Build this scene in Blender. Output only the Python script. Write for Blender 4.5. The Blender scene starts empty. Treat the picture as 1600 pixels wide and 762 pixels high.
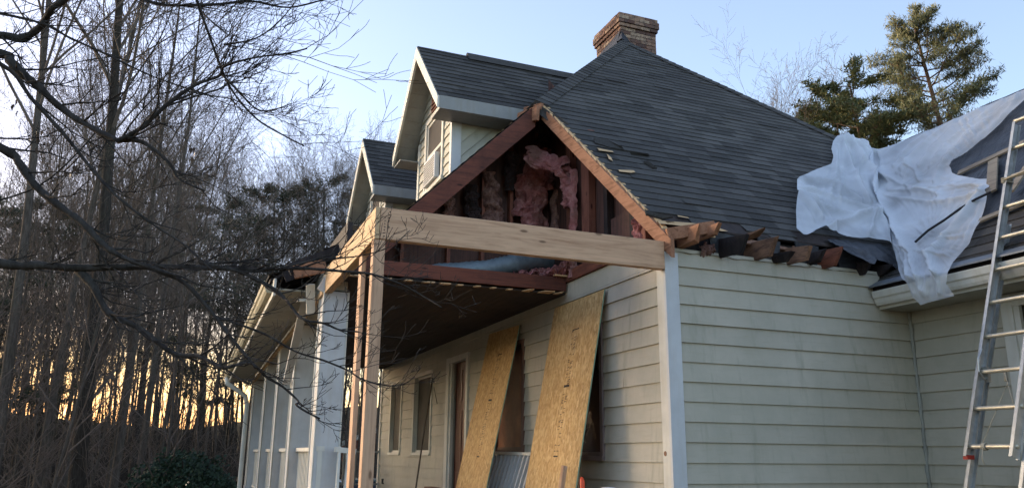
import bpy, math, random
from mathutils import Vector as V3, Matrix, noise
sc = bpy.context.scene
col = sc.collection
rad = math.radians
# ------------------------------------------------------------------ camera
CAM = V3((-3.868, -6.005, 1.6)); FOC = 1258.67
_y, _p, _r = rad(68.333), rad(14.6655), rad(.5492)
fw = V3((math.cos(_y)*math.cos(_p), math.sin(_y)*math.cos(_p), math.sin(_p)))
rt = V3((math.sin(_y), -math.cos(_y), 0)); up = rt.cross(fw)
cx = math.cos(_r)*rt + math.sin(_r)*up; cy = -math.sin(_r)*rt + math.cos(_r)*up; cz = -fw
cam = bpy.data.cameras.new('camera'); camo = bpy.data.objects.new('camera', cam); col.objects.link(camo)
camo.matrix_world = Matrix(((cx.x, cy.x, cz.x, CAM.x), (cx.y, cy.y, cz.y, CAM.y), (cx.z, cy.z, cz.z, CAM.z), (0, 0, 0, 1)))
cam.sensor_width = 36; cam.lens = FOC/1600*36; cam.clip_end = 2000; cam.clip_start = .05
sc.camera = camo
# ------------------------------------------------------------------ light
SUN_AZ, SUN_EL = 124, 5.5        # azimuth measured from +X towards +Y
w = bpy.data.worlds.new('World'); sc.world = w; w.use_nodes = True
nt = w.node_tree; bg = nt.nodes['Background']
sky = nt.nodes.new('ShaderNodeTexSky'); sky.sky_type = 'NISHITA'; sky.sun_disc = False
sky.sun_elevation = rad(SUN_EL); sky.sun_rotation = rad(90-SUN_AZ)
sky.air_density = 1.0; sky.dust_density = 1.0; sky.ozone_density = 2.2
# afterglow band low in the west, part of the sky itself
tc = nt.nodes.new('ShaderNodeTexCoord'); sx = nt.nodes.new('ShaderNodeSeparateXYZ'); nt.links.new(tc.outputs['Generated'], sx.inputs[0])
rp = nt.nodes.new('ShaderNodeValToRGB'); cn = nt.nodes.new('ShaderNodeTexNoise'); cn.inputs['Scale'].default_value = 5; cn.inputs['Detail'].default_value = 5
cm = nt.nodes.new('ShaderNodeMapping'); cm.inputs['Scale'].default_value = (1, 1, 5); nt.links.new(tc.outputs['Generated'], cm.inputs[0]); nt.links.new(cm.outputs[0], cn.inputs['Vector'])
cs = nt.nodes.new('ShaderNodeMath'); cs.operation = 'MULTIPLY_ADD'; cs.inputs[1].default_value = .09; nt.links.new(cn.outputs[0], cs.inputs[0])
c2 = nt.nodes.new('ShaderNodeMath'); c2.operation = 'SUBTRACT'; c2.inputs[1].default_value = .045; nt.links.new(sx.outputs['Z'], c2.inputs[0]); nt.links.new(c2.outputs[0], cs.inputs[2]); nt.links.new(cs.outputs[0], rp.inputs[0])
for e, (p_, c_) in zip((rp.color_ramp.elements[0], rp.color_ramp.elements[1], rp.color_ramp.elements.new(.09), rp.color_ramp.elements.new(.135), rp.color_ramp.elements.new(.19)),
    ((.0, (.9, .50, .38, 1)), (.32, (.58, .68, .84, 1)), (.09, (.95, .64, .42, 1)), (.135, (.92, .66, .56, 1)), (.19, (.76, .68, .74, 1)))): e.position = p_; e.color = c_
dt = nt.nodes.new('ShaderNodeVectorMath'); dt.operation = 'DOT_PRODUCT'; nt.links.new(tc.outputs['Generated'], dt.inputs[0])
dt.inputs[1].default_value = (math.cos(rad(SUN_AZ)), math.sin(rad(SUN_AZ)), 0)
mr = nt.nodes.new('ShaderNodeMapRange'); mr.inputs['From Min'].default_value = .2; mr.inputs['From Max'].default_value = .85; nt.links.new(dt.outputs['Value'], mr.inputs[0])
mx = nt.nodes.new('ShaderNodeMix'); mx.data_type = 'RGBA'; mx.blend_type = 'MULTIPLY'
hs_ = nt.nodes.new('ShaderNodeHueSaturation'); hs_.inputs['Hue'].default_value = .512; hs_.inputs['Saturation'].default_value = .78; hs_.inputs['Value'].default_value = .60; nt.links.new(sky.outputs[0], hs_.inputs['Color'])
nt.links.new(mr.outputs[0], mx.inputs[0]); nt.links.new(hs_.outputs[0], mx.inputs[6]); nt.links.new(rp.outputs[0], mx.inputs[7])
nt.links.new(mx.outputs[2], bg.inputs[0]); bg.inputs[1].default_value = .15
sl = bpy.data.lights.new('sun', 'SUN'); sl.energy = 1.7; sl.angle = rad(55); sl.color = (1, .80, .55)
so = bpy.data.objects.new('sun', sl); col.objects.link(so)
_a, _e = rad(SUN_AZ), rad(SUN_EL)
so.rotation_euler = V3((math.cos(_a)*math.cos(_e), math.sin(_a)*math.cos(_e), math.sin(_e))).to_track_quat('Z', 'Y').to_euler()
sc.view_settings.view_transform = 'Standard'; sc.view_settings.look = 'None'
sc.view_settings.exposure = 3.08; sc.view_settings.gamma = 1
sc.cycles.max_bounces = 6; sc.cycles.transparent_max_bounces = 12

# ------------------------------------------------------------------ helpers
def ray(x, y): return cx*((x-800)/FOC) - cy*((y-381)/FOC) - cz
def at_d(x, y, d):                      # point at horizontal distance d
    r = ray(x, y); return CAM + r*(d/math.hypot(r.x, r.y))
def at_plane(x, y, n, d):
    r = ray(x, y); return CAM + r*((d-n.dot(CAM))/n.dot(r))
def at_x(px, py, X): return at_plane(px, py, V3((1, 0, 0)), X)
def at_y(px, py, Y): return at_plane(px, py, V3((0, 1, 0)), Y)

class MB:
    def __init__(s): s.v = []; s.f = []; s.a = []
    def face(s, pts, a=.5):
        i = len(s.v); s.v += [tuple(p) for p in pts]; s.f.append(tuple(range(i, i+len(pts)))); s.a.append(a)
    def box(s, a, b, t=.5, jit=0):
        x0, y0, z0 = a; x1, y1, z1 = b
        s.hexa([(x0,y0,z0),(x1,y0,z0),(x1,y1,z0),(x0,y1,z0),(x0,y0,z1),(x1,y0,z1),(x1,y1,z1),(x0,y1,z1)], t)
    def hexa(s, p, t=.5):
        i = len(s.v); s.v += [tuple(q) for q in p]
        for f in ((3,2,1,0),(4,5,6,7),(0,1,5,4),(1,2,6,5),(2,3,7,6),(3,0,4,7)):
            s.f.append(tuple(i+k for k in f)); s.a.append(t)
    def bar(s, p, q, w, h, upv=(0,0,1), t=.5, taper=1):
        p = V3(p); q = V3(q); d = (q-p).normalized(); u = V3(upv)
        sd = d.cross(u).normalized(); u = sd.cross(d).normalized()
        P = []
        for e, k in ((p, 1), (q, taper)):
            for a, b in ((-1,-1),(1,-1),(1,1),(-1,1)): P.append(e + sd*(a*w/2*k) + u*(b*h/2*k))
        s.hexa(P, t)
    def tube(s, pts, rs, k=8, cap=True, t=.5):
        pts = [V3(p) for p in pts]; n = len(pts); i0 = len(s.v); ref = None
        for i, p in enumerate(pts):
            d = (pts[min(i+1, n-1)] - pts[max(i-1, 0)])
            d = d.normalized() if d.length > 1e-9 else V3((0,0,1))
            if ref is None: ref = d.orthogonal().normalized()
            ref = (ref - d*ref.dot(d)); ref = ref.normalized() if ref.length > 1e-6 else d.orthogonal().normalized()
            b = d.cross(ref); r = rs[i] if hasattr(rs, '__len__') else rs
            for j in range(k):
                a = 2*math.pi*j/k; s.v.append(tuple(p + ref*(math.cos(a)*r) + b*(math.sin(a)*r)))
        for i in range(n-1):
            for j in range(k):
                a = i0+i*k+j; b = i0+i*k+(j+1) % k
                s.f.append((a, b, b+k, a+k)); s.a.append(t)
        if cap:
            s.f.append(tuple(i0+j for j in range(k))[::-1]); s.a.append(t)
            s.f.append(tuple(i0+(n-1)*k+j for j in range(k))); s.a.append(t)
    def build(s, name, mat, parent=None, smooth=False, bevel=0):
        me = bpy.data.meshes.new(name); me.from_pydata(s.v, [], s.f)
        at = me.attributes.new('tab', 'FLOAT', 'FACE'); at.data.foreach_set('value', s.a)
        if smooth: me.polygons.foreach_set('use_smooth', [True]*len(me.polygons))
        me.materials.append(mat); me.update()
        o = bpy.data.objects.new(name, me); col.objects.link(o)
        if parent:
            o.parent = parent
            if parent.type == 'EMPTY': o.matrix_parent_inverse = Matrix.Translation(-parent.location)
        if bevel:
            b = o.modifiers.new('bevel', 'BEVEL'); b.width = bevel; b.segments = 2; b.limit_method = 'ANGLE'
        return o

def empty(name, loc, label, cat, group=None):
    o = bpy.data.objects.new(name, None); col.objects.link(o); o.location = loc; o.empty_display_size = .2
    o['label'] = label; o['category'] = cat
    if group: o['group'] = group
    return o
def tag(o, label, cat, group=None, kind=None):
    o['label'] = label; o['category'] = cat
    if group: o['group'] = group
    if kind: o['kind'] = kind
    return o
def struct(o): o['kind'] = 'structure'; return o

def clip(poly, a, b, c):                # keep a*u+b*v>=c
    out = []
    for i in range(len(poly)):
        p, q = poly[i], poly[(i+1) % len(poly)]
        dp = a*p[0]+b*p[1]-c; dq = a*q[0]+b*q[1]-c
        if dp >= -1e-9: out.append(p)
        if (dp > 1e-9 and dq < -1e-9) or (dp < -1e-9 and dq > 1e-9):
            t = dp/(dp-dq); out.append((p[0]+(q[0]-p[0])*t, p[1]+(q[1]-p[1])*t))
    return out
def lap(mb, O, U, V, N, polys, e, th, tabw=None, seed=1, lift=0, keep=None, wob=0, a0=None):
    O, U, V, N = V3(O), V3(U), V3(V), V3(N); rnd = random.Random(seed)
    for poly in polys:
        k0 = math.floor(min(p[1] for p in poly)/e+1e-6); k1 = math.ceil(max(p[1] for p in poly)/e-1e-6)
        for k in range(k0, k1):
            st = clip(clip(poly, 0, 1, k*e), 0, -1, -(k+1)*e)
            if len(st) < 3: continue
            cells = []
            if tabw:
                r2 = random.Random(seed*1000+k); off = r2.random()*tabw
                ua = min(p[0] for p in st); ub = max(p[0] for p in st)
                j = math.floor((ua-off)/tabw)
                while off+j*tabw < ub:
                    c = clip(clip(st, 1, 0, off+j*tabw), -1, 0, -(off+(j+1)*tabw))
                    rr = random.Random(seed*7919+k*131+j)
                    cells.append((c, rr.random(), lift*rr.random()*(3 if rr.random() < .06 else 1), (rr.random()-.5)*wob)); j += 1
            else: cells.append((st, random.Random(seed*31+k).random(), 0, 0))
            for c, a, lf, wb in cells:
                if len(c) < 3: continue
                uc = sum(p[0] for p in c)/len(c); vc = sum(p[1] for p in c)/len(c)
                if keep and not keep(uc, vc): continue
                P = []
                for u, v in c:
                    h = (th+lf)*(1-(v-k*e)/e)+.001
                    P.append(O+U*u+V*(v+(wb if abs(v-k*e) < 1e-6 else 0))+N*h)
                mb.face(P, a)
                for i in range(len(c)):
                    p, q = c[i], c[(i+1) % len(c)]
                    if abs(p[1]-k*e) < 1e-6 and abs(q[1]-k*e) < 1e-6 and abs(p[0]-q[0]) > 1e-4:
                        mb.face([P[i], O+U*p[0]+V*p[1]-N*.004, O+U*q[0]+V*q[1]-N*.004, P[(i+1) % len(c)]], a)
def rect(u0, u1, v0, v1): return [(u0, v0), (u1, v0), (u1, v1), (u0, v1)]
def rects(u0, u1, v0, v1, holes):       # rectangle minus rectangular holes
    us = sorted({u0, u1, *[h[0] for h in holes], *[h[1] for h in holes]}); out = []
    for a, b in zip(us, us[1:]):
        m = (a+b)/2; vs = v0
        for h in sorted([h for h in holes if h[0] < m < h[1]], key=lambda h: h[2]):
            if h[2] > vs: out.append(rect(a, b, vs, h[2]))
            vs = h[3]
        if v1 > vs: out.append(rect(a, b, vs, v1))
    return out

# ------------------------------------------------------------------ materials
class NT:
    def __init__(s, name, rough=.8, spec=.3):
        s.m = bpy.data.materials.new(name); s.m.use_nodes = True; s.t = s.m.node_tree
        s.b = s.t.nodes['Principled BSDF']; s.b.inputs['Roughness'].default_value = rough
        s.b.inputs['Specular IOR Level'].default_value = spec
    def n(s, t, **k):
        nd = s.t.nodes.new(t)
        for a, b in k.items():
            if a.startswith('i_'): nd.inputs[a[2:].replace('_', ' ')].default_value = b
            else: setattr(nd, a, b)
        return nd
    def l(s, a, b): s.t.links.new(a, b)
    def co(s, scale=(1, 1, 1), rot=(0, 0, 0)):
        tc = s.n('ShaderNodeTexCoord'); mp = s.n('ShaderNodeMapping'); s.l(tc.outputs['Object'], mp.inputs[0])
        mp.inputs['Scale'].default_value = scale; mp.inputs['Rotation'].default_value = rot; return mp.outputs[0]
    def noise(s, co, scale, detail=4, rough=.6, dist=0):
        nd = s.n('ShaderNodeTexNoise'); nd.inputs['Scale'].default_value = scale; nd.inputs['Detail'].default_value = detail
        nd.inputs['Roughness'].default_value = rough; nd.inputs['Distortion'].default_value = dist; s.l(co, nd.inputs['Vector']); return nd.outputs[0]
    def ramp(s, fac, stops):
        r = s.n('ShaderNodeValToRGB'); cr = r.color_ramp
        while len(cr.elements) < len(stops): cr.elements.new(.5)
        for e, (p, c) in zip(cr.elements, stops): e.position = p; e.color = (*c, 1) if len(c) == 3 else c
        s.l(fac, r.inputs[0]); return r.outputs[0]
    def mix(s, fac, a, b, mode='MIX'):
        m = s.n('ShaderNodeMix', data_type='RGBA', blend_type=mode)
        for i, x in ((0, fac), (6, a), (7, b)):
            if isinstance(x, (int, float)): m.inputs[i].default_value = x
            elif isinstance(x, tuple): m.inputs[i].default_value = (*x, 1)
            else: s.l(x, m.inputs[i])
        return m.outputs[2]
    def attr(s): return s.n('ShaderNodeAttribute', attribute_name='tab').outputs['Fac']
    def color(s, c): s.l(c, s.b.inputs['Base Color']); return s
    def bump(s, h, st=.3, d=.01):
        b = s.n('ShaderNodeBump'); b.inputs['Strength'].default_value = st; b.inputs['Distance'].default_value = d
        s.l(h, b.inputs['Height']); s.l(b.outputs[0], s.b.inputs['Normal']); return s

def mul(c, k): return tuple(x*k for x in c)
def m_paint(name, c, dirt=.25, rough=.55, sc_=3):
    t = NT(name, rough); co = t.co(); n1 = t.noise(co, sc_, 6, .65); n2 = t.noise(t.co((6, 6, .6)), 2.5, 5)
    a = t.mix(t.ramp(n1, [(.35, (0,0,0)), (.7, (1,1,1))]), c, mul(c, 1-dirt))
    a = t.mix(t.ramp(n2, [(.5, (0,0,0)), (.75, (.6,.6,.6))]), a, mul((c[0]*1.0, c[1]*.93, c[2]*.8), 1-dirt))
    t.color(a); t.bump(t.noise(co, 60, 3), .08, .004); return t.m
def m_siding(name, c):
    t = NT(name, .62); n1 = t.noise(t.co(), 1.3, 6, .7); n2 = t.noise(t.co((1, 1, 9)), 4, 5)
    a = t.mix(t.ramp(n1, [(.38, (0,0,0)), (.62, (1,1,1))]), c, (c[0]*.80, c[1]*.82, c[2]*.80))
    a = t.mix(t.ramp(n2, [(.55, (0,0,0)), (.8, (.7,.7,.7))]), a, (c[0]*.74, c[1]*.72, c[2]*.62))
    a = t.mix(.22, a, t.ramp(t.attr(), [(0, mul(c, .78)), (1, mul(c, 1.12))]))
    n3 = t.noise(t.co((5, 5, .5)), 2.0, 4)
    a = t.mix(t.ramp(n3, [(.56, (0,0,0)), (.72, (.6,.6,.6))]), a, (c[0]*.62, c[1]*.64, c[2]*.6))
    t.color(a); t.bump(t.noise(t.co((2, 2, 40)), 5, 4), .12, .004); return t.m
def m_shingle(name, c, var=.5):
    t = NT(name, .9, .25); at = t.attr(); co = t.co(); n1 = t.noise(co, .9, 5, .6); n2 = t.noise(co, 170, 2, .7)
    a = t.ramp(at, [(0, mul(c, 1-var)), (.5, c), (1, mul(c, 1+var*.8))])
    a = t.mix(t.ramp(n1, [(.4, (0,0,0)), (.7, (.75,.75,.75))]), a, (c[0]*.62, c[1]*.62, c[2]*.64))
    a = t.mix(t.ramp(n2, [(.55, (0,0,0)), (.7, (.8,.8,.8))]), a, mul(c, 2.4))
    t.color(a); t.bump(n2, .5, .004); return t.m
def m_wood(name, c, dark, axis='x', fine=1, rough=.75, stain=.5):
    t = NT(name, rough)
    s = {'x': (.9, 14, 14), 'y': (14, .9, 14), 'z': (14, 14, .9)}[axis]; s = tuple(k*fine for k in s)
    g = t.noise(t.co(s), 1.6, 7, .62, 1.2); g2 = t.noise(t.co(mul(s, 3)), 2, 4, .6, .3)
    a = t.ramp(g, [(.3, dark), (.5, c), (.75, mul(c, 1.15))])
    a = t.mix(t.ramp(g2, [(.5, (0,0,0)), (.8, (.6,.6,.6))]), a, dark)
    vo = t.n('ShaderNodeTexVoronoi'); vo.inputs['Scale'].default_value = 3.2; t.l(t.co({'x': (.7, 2, 2), 'y': (2, .7, 2), 'z': (2, 2, .7)}[axis]), vo.inputs['Vector'])
    a = t.mix(t.ramp(vo.outputs['Distance'], [(.05, (.9,.9,.9)), (.1, (.0,.0,.0))]), a, mul(dark, .45))
    a = t.mix(t.ramp(t.noise(t.co(), 1.7, 5, .7), [(.48, (0,0,0)), (.7, (stain,)*3)]), a, mul(dark, .7))
    t.color(a); t.bump(g2, .2, .004); return t.m
def m_plain(name, c, rough=.7, metal=0, var=.3, scale=8, bump=.1):
    t = NT(name, rough); n = t.noise(t.co(), scale, 5); t.color(t.ramp(n, [(.3, mul(c, 1-var)), (.7, mul(c, 1+var*.4))]))
    t.b.inputs['Metallic'].default_value = metal
    if bump: t.bump(n, bump, .01)
    return t.m
def m_bark(name, c, var=.5):
    t = NT(name, .95, .1); n = t.noise(t.co((9, 9, 1.6)), 2.5, 6, .7); n2 = t.noise(t.co(), .9, 3)
    a = t.ramp(n, [(.3, mul(c, 1-var)), (.65, mul(c, 1+var))])
    a = t.mix(t.ramp(n2, [(.5, (0,0,0)), (.7, (.5,.5,.5))]), a, (c[0]*1.1, c[1]*1.25, c[2]*1.05)); t.color(a); t.bump(n, .6, .03); return t.m

SID = m_siding('sage_siding', (.51, .47, .385))
SIDD = m_siding('dormer_siding', (.54, .51, .43))
TRIM = m_paint('cream_trim', (.68, .66, .59), .2)
TRIMG = m_paint('grey_white_trim', (.60, .61, .62), .15)
SOFF = m_paint('soffit_paint', (.42, .40, .33), .3)
FASC = m_paint('grey_fascia', (.30, .30, .29), .2)
COLM = m_paint('column_paint', (.58, .58, .58), .2)
SH = m_shingle('asphalt_shingle', (.072, .067, .063), .48)
SHD = m_shingle('asphalt_shingle_dormer', (.068, .063, .059), .5)
NEWX = m_wood('new_pine_x', (.60, .375, .235), (.40, .22, .125), 'x', stain=.25)
NEWY = m_wood('new_pine_y', (.58, .40, .23), (.40, .24, .12), 'y', stain=.2)
NEWZ = m_wood('new_pine_z', (.57, .36, .23), (.38, .215, .13), 'z', stain=.25)
RAFO = m_wood('orange_rafter', (.34, .165, .095), (.18, .075, .038), 'y', stain=.5)
REDW = m_wood('red_brown_wood', (.15, .048, .030), (.065, .024, .018), 'x', stain=.7)
REDY = m_wood('red_brown_wood_y', (.22, .075, .045), (.09, .035, .025), 'y', stain=.7)
REDZ = m_wood('red_brown_stud', (.25, .10, .07), (.10, .035, .028), 'z', stain=.7)
TAIL = m_wood('weathered_tail', (.26, .14, .085), (.08, .045, .035), 'y', stain=.9)
DARKP = m_wood('charred_board', (.035, .026, .026), (.012, .011, .013), 'z', stain=.9)
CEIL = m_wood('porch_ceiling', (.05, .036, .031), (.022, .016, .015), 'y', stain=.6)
ATW = m_wood('smoky_attic_board', (.11, .055, .045), (.04, .026, .026), 'z', stain=.7)
RAW = m_wood('splintered_wood', (.60, .40, .22), (.46, .28, .13), 'x', stain=.1)
GREYW = m_wood('weathered_batten', (.30, .25, .19), (.17, .13, .10), 'y', stain=.4)
def m_ins():
    t = NT('pink_insulation', 1, 0); co = t.co(); n = t.noise(co, 7, 8, .75, .6); n2 = t.noise(co, 2.3, 5)
    a = t.ramp(n, [(.3, (.20, .07, .07)), (.5, (.50, .21, .21)), (.72, (.70, .42, .41))])
    a = t.mix(t.ramp(n2, [(.45, (0,0,0)), (.62, (.8,.8,.8))]), a, (.20, .12, .095)); t.color(a)
    t.bump(t.noise(co, 30, 8, .8), 1, .03); return t.m
INS = m_ins()
def m_ins2():
    t = NT('scorched_insulation_facing', 1, 0); co = t.co(); n = t.noise(co, 5, 8, .75, .8)
    t.color(t.ramp(n, [(.32, (.05, .03, .03)), (.5, (.24, .14, .12)), (.7, (.42, .28, .24))])); t.bump(n, .8, .03); return t.m
INS2 = m_ins2()
def m_osb():
    t = NT('osb_flakes', .75); co = t.co((9, 9, 3.2))
    vo = t.n('ShaderNodeTexVoronoi'); vo.inputs['Scale'].default_value = 4.2; t.l(co, vo.inputs['Vector'])
    vo2 = t.n('ShaderNodeTexVoronoi'); vo2.inputs['Scale'].default_value = 7.5; t.l(t.co((7, 7, 4), (.35, .3, .6)), vo2.inputs['Vector'])
    sp = t.n('ShaderNodeSeparateColor'); t.l(vo.outputs['Color'], sp.inputs[0]); sp2 = t.n('ShaderNodeSeparateColor'); t.l(vo2.outputs['Color'], sp2.inputs[0])
    a = t.ramp(sp.outputs[0], [(0, (.36, .20, .075)), (.3, (.50, .30, .115)), (.75, (.60, .385, .165)), (1, (.74, .53, .27))])
    b = t.ramp(sp2.outputs[1], [(0, (.33, .185, .07)), (.5, (.54, .335, .13)), (1, (.68, .46, .22))])
    a = t.mix(.5, a, b); a = t.mix(t.ramp(t.noise(t.co(), 2, 5), [(.45, (0,0,0)), (.7, (.35,.35,.35))]), a, (.42, .25, .10))
    t.color(a); t.bump(sp.outputs[1], .15, .003); return t.m
OSB = m_osb()
GRNE = m_plain('green_sealed_edge', (.22, .36, .26), .7, 0, .2)
INK = m_plain('stamp_ink', (.05, .035, .03), .8, 0, .3, 80)
ALU = m_plain('ladder_aluminium', (.50, .50, .48), .42, .75, .25, 14, .05)
ALU2 = m_plain('ladder_rung', (.62, .56, .44), .45, .5, .25, 14, .05)
ROPE = m_plain('rope_fibre', (.42, .38, .30), .9)
DGLASS = m_plain('dark_glass', (.012, .013, .015), .06, 0, .2, 3, 0); 
DARK = m_plain('attic_darkness', (.012, .012, .016), .95)
def m_screen():
    t = NT('window_screen', .5); co = t.co(); n = t.noise(co, 1.8, 3)
    t.color(t.ramp(n, [(.3, (.055, .052, .045)), (.7, (.12, .105, .085))])); t.b.inputs['Specular IOR Level'].default_value = .5
    t.b.inputs['Roughness'].default_value = .7; t.b.inputs['Specular IOR Level'].default_value = .15; return t.m
SCREEN = m_screen()
DOORM = m_wood('dark_red_door', (.11, .038, .022), (.05, .018, .012), 'z', rough=.35)
AMB = m_plain('amber_lit_curtain', (.30, .105, .04), .5, 0, .5, 4)  # brownish curtain with the warm indoor light painted into its colour
BLACKT = NT('black_underlayment', .42, .5)
_n = BLACKT.noise(BLACKT.co((1, 3, 1)), 3, 6, .6, 1); BLACKT.color(BLACKT.ramp(_n, [(.3, (.012, .013, .017)), (.7, (.035, .038, .045))])); BLACKT.bump(_n, .5, .05); BLACKT = BLACKT.m
METG = m_plain('grey_metal', (.20, .22, .25), .5, .2, .3)
WHITE = m_paint('white_plastic', (.66, .67, .68), .12, .4)
ORANGE = m_plain('orange_plastic', (.75, .09, .03), .4, 0, .1)
RED = m_plain('red_plastic', (.35, .03, .02), .5, 0, .2)
DUCT = m_plain('silver_duct', (.15, .19, .22), .45, .2, .35, 9, .3)
BARK = m_bark('grey_bark', (.085, .070, .058)); BARKD = m_bark('dark_bark', (.046, .039, .033)); BARKP = m_bark('pine_bark', (.16, .10, .07))
BARKF = m_bark('foreground_bark', (.045, .04, .038)); TWIG = m_plain('twig_bark', (.145, .118, .098), .95, 0, .4, 2, 0)
TWIGR = m_plain('reddish_twig', (.15, .115, .095), .95, 0, .4, 2, 0)
def m_leaf(name, c, c2):
    t = NT(name, .65, .3); a = t.ramp(t.attr(), [(0, c), (1, c2)]); t.color(a); return t.m
NEED = m_leaf('pine_needles', (.055, .07, .03), (.18, .18, .075)); NEEDD = m_leaf('dark_pine_needles', (.022, .032, .018), (.055, .062, .03))
LEAF = m_leaf('holly_leaves', (.012, .028, .014), (.035, .065, .03)); DRY = m_leaf('dry_leaves', (.05, .03, .02), (.10, .06, .035))
def m_brick():
    t = NT('chimney_brick', .9); at = t.attr(); co = t.co()
    a = t.ramp(at, [(0, (.10, .052, .042)), (.4, (.21, .115, .085)), (.75, (.32, .20, .14)), (1, (.42, .31, .22))])
    a = t.mix(t.ramp(t.noise(co, 9, 6, .7), [(.42, (0,0,0)), (.65, (.8,.8,.8))]), a, (.09, .07, .065)); t.color(a); t.bump(t.noise(co, 60, 4), .4, .01); return t.m
BRICK = m_brick(); MORT = m_plain('mortar', (.10, .085, .075), .95)
def m_tarp():
    t = NT('clear_poly_sheet', .2, .7); co = t.co()
    t.b.inputs['Base Color'].default_value = (.82, .85, .90, 1)
    tr = t.n('ShaderNodeBsdfTranslucent'); tr.inputs[0].default_value = (.72, .78, .86, 1)
    tp = t.n('ShaderNodeBsdfTransparent'); tp.inputs[0].default_value = (.93, .95, .97, 1)
    m1 = t.n('ShaderNodeMixShader'); m1.inputs[0].default_value = .22; t.l(t.b.outputs[0], m1.inputs[1]); t.l(tr.outputs[0], m1.inputs[2])
    m2 = t.n('ShaderNodeMixShader'); n = t.noise(co, 1.1, 3, .5, .8)
    lw = t.n('ShaderNodeLayerWeight'); lw.inputs[0].default_value = .4
    r = t.ramp(n, [(.30, (.30,.30,.30)), (.66, (.74,.74,.74))]); 
    mm = t.n('ShaderNodeMath', operation='SUBTRACT'); t.l(r, mm.inputs[0]); 
    m3 = t.n('ShaderNodeMath', operation='MULTIPLY'); m3.inputs[1].default_value = .45; t.l(lw.outputs['Facing'], m3.inputs[0]); t.l(m3.outputs[0], mm.inputs[1])
    mm.use_clamp = True
    m4 = t.n('ShaderNodeMath', operation='MULTIPLY'); m5 = t.n('ShaderNodeMath', operation='SUBTRACT'); m5.inputs[0].default_value = 1; m5.use_clamp = True; t.l(t.attr(), m5.inputs[1]); t.l(mm.outputs[0], m4.inputs[0]); t.l(m5.outputs[0], m4.inputs[1])
    t.l(m4.outputs[0], m2.inputs[0]); t.l(m1.outputs[0], m2.inputs[1]); t.l(tp.outputs[0], m2.inputs[2])
    t.l(m2.outputs[0], t.t.nodes['Material Output'].inputs[0]); t.bump(t.noise(t.co((1, 1, 1)), 7, 3, .5, 2.5), .12, .02); return t.m
TARP = m_tarp()
def m_ground():
    t = NT('leaf_litter_ground', 1, 0); co = t.co(); a = t.ramp(t.noise(co, .25, 8, .7), [(.35, (.075, .055, .035)), (.5, (.10, .085, .045)), (.65, (.06, .075, .03))])
    a = t.mix(.6, a, t.ramp(t.noise(co, 9, 6, .8), [(.3, (.04, .03, .02)), (.7, (.16, .12, .08))])); t.color(a); return t.m
GROUND = m_ground()

# ------------------------------------------------------------------ setting: ground
gm = MB()
def gz(x, y):
    d = math.hypot(x+3, y+6); g = -.95*max(0, min(1, (d-20)/9))
    return g if d < 55 else g+ min(1, (d-55)/75)**1.3*9.5*(.75+.9*noise.noise(V3((x*.033, y*.033, 3)))+.4*noise.noise(V3((x*.12, y*.12, 8))))
R_ = [0, 6, 14, 20, 23, 26, 29, 38, 50, 60, 70, 80, 92, 105, 120, 140, 170, 220, 400, 900]; K = 64
rings = []
for r in R_: rings.append([(-3+r*math.cos(2*math.pi*k/K), -6+r*math.sin(2*math.pi*k/K)) for k in range(K)])
for i in range(len(R_)-1):
    for k in range(K):
        q = [rings[i][k], rings[i+1][k], rings[i+1][(k+1) % K], rings[i][(k+1) % K]]
        if i == 0: q = q[:3]
        gm.face([(a, b, gz(a, b)) for a, b in q])
struct(gm.build('ground', GROUND))

# ------------------------------------------------------------------ HOUSE
house = empty('house', (1.5, 4, 0), 'sage sided house with dark hip roof, dormers, brick chimney and stripped open porch corner', 'house')
E_ = .17; Z0 = 1.6 - .17*.21        # siding course line phase
zl = 1.5515 - .17*12                 # a course line height
# side wall (faces -Y)
mb = MB(); lap(mb, (0, 0, zl+.0), (1,0,0), (0,0,1), (0,-1,0), [rect(.02, 2.86, 1.2, 3.42-zl)], E_, .017, 3.66, seed=3, lift=.003); mb.build('side_wall', SID, house)
mb = MB(); mb.box((.0, .02, 0), (2.86, .18, 3.38)); mb.box((-.01, -.01, 0), (2.9, .02, zl+1.2)); mb.build('sheathing', DARKP, house)
# front wall (faces -X): u = 11.1 - y
WIN = [(9.35, 10.15, 1.63, 2.94), (7.32, 8.38, 1.63, 2.94), (3.30, 4.32, 1.66, 2.95), (1.25, 2.27, 1.60, 2.95)]
DOOR = (5.42, 6.32, .85, 3.0)
holes = [(11.1-b, 11.1-a, c-zl, d-zl) for a, b, c, d in WIN+[DOOR]]
mb = MB(); lap(mb, (0, 11.1, zl), (0,-1,0), (0,0,1), (-1,0,0), rects(0, 11.08, .85-zl, 3.27-zl, holes), E_, .017, 3.66, seed=5, lift=.003)
mb.build('front_wall', SID, house)
mb = MB(); mb.box((-.012, 0, 3.275), (.01, 11.1, 3.47)); mb.build('frieze_board', SID, house)
mb = MB(); mb.box((.17, .1, 0), (.2, 11.1, 3.4)); mb.box((.02, 11.0, 0), (7.4, 11.1, 3.5)); mb.box((7.3, 0, 0), (7.4, 11, 3.5)); mb.box((.02, .02, 3.38), (.16, 11.1, 3.5)); mb.build('inner_wall', DARK, house)
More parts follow.
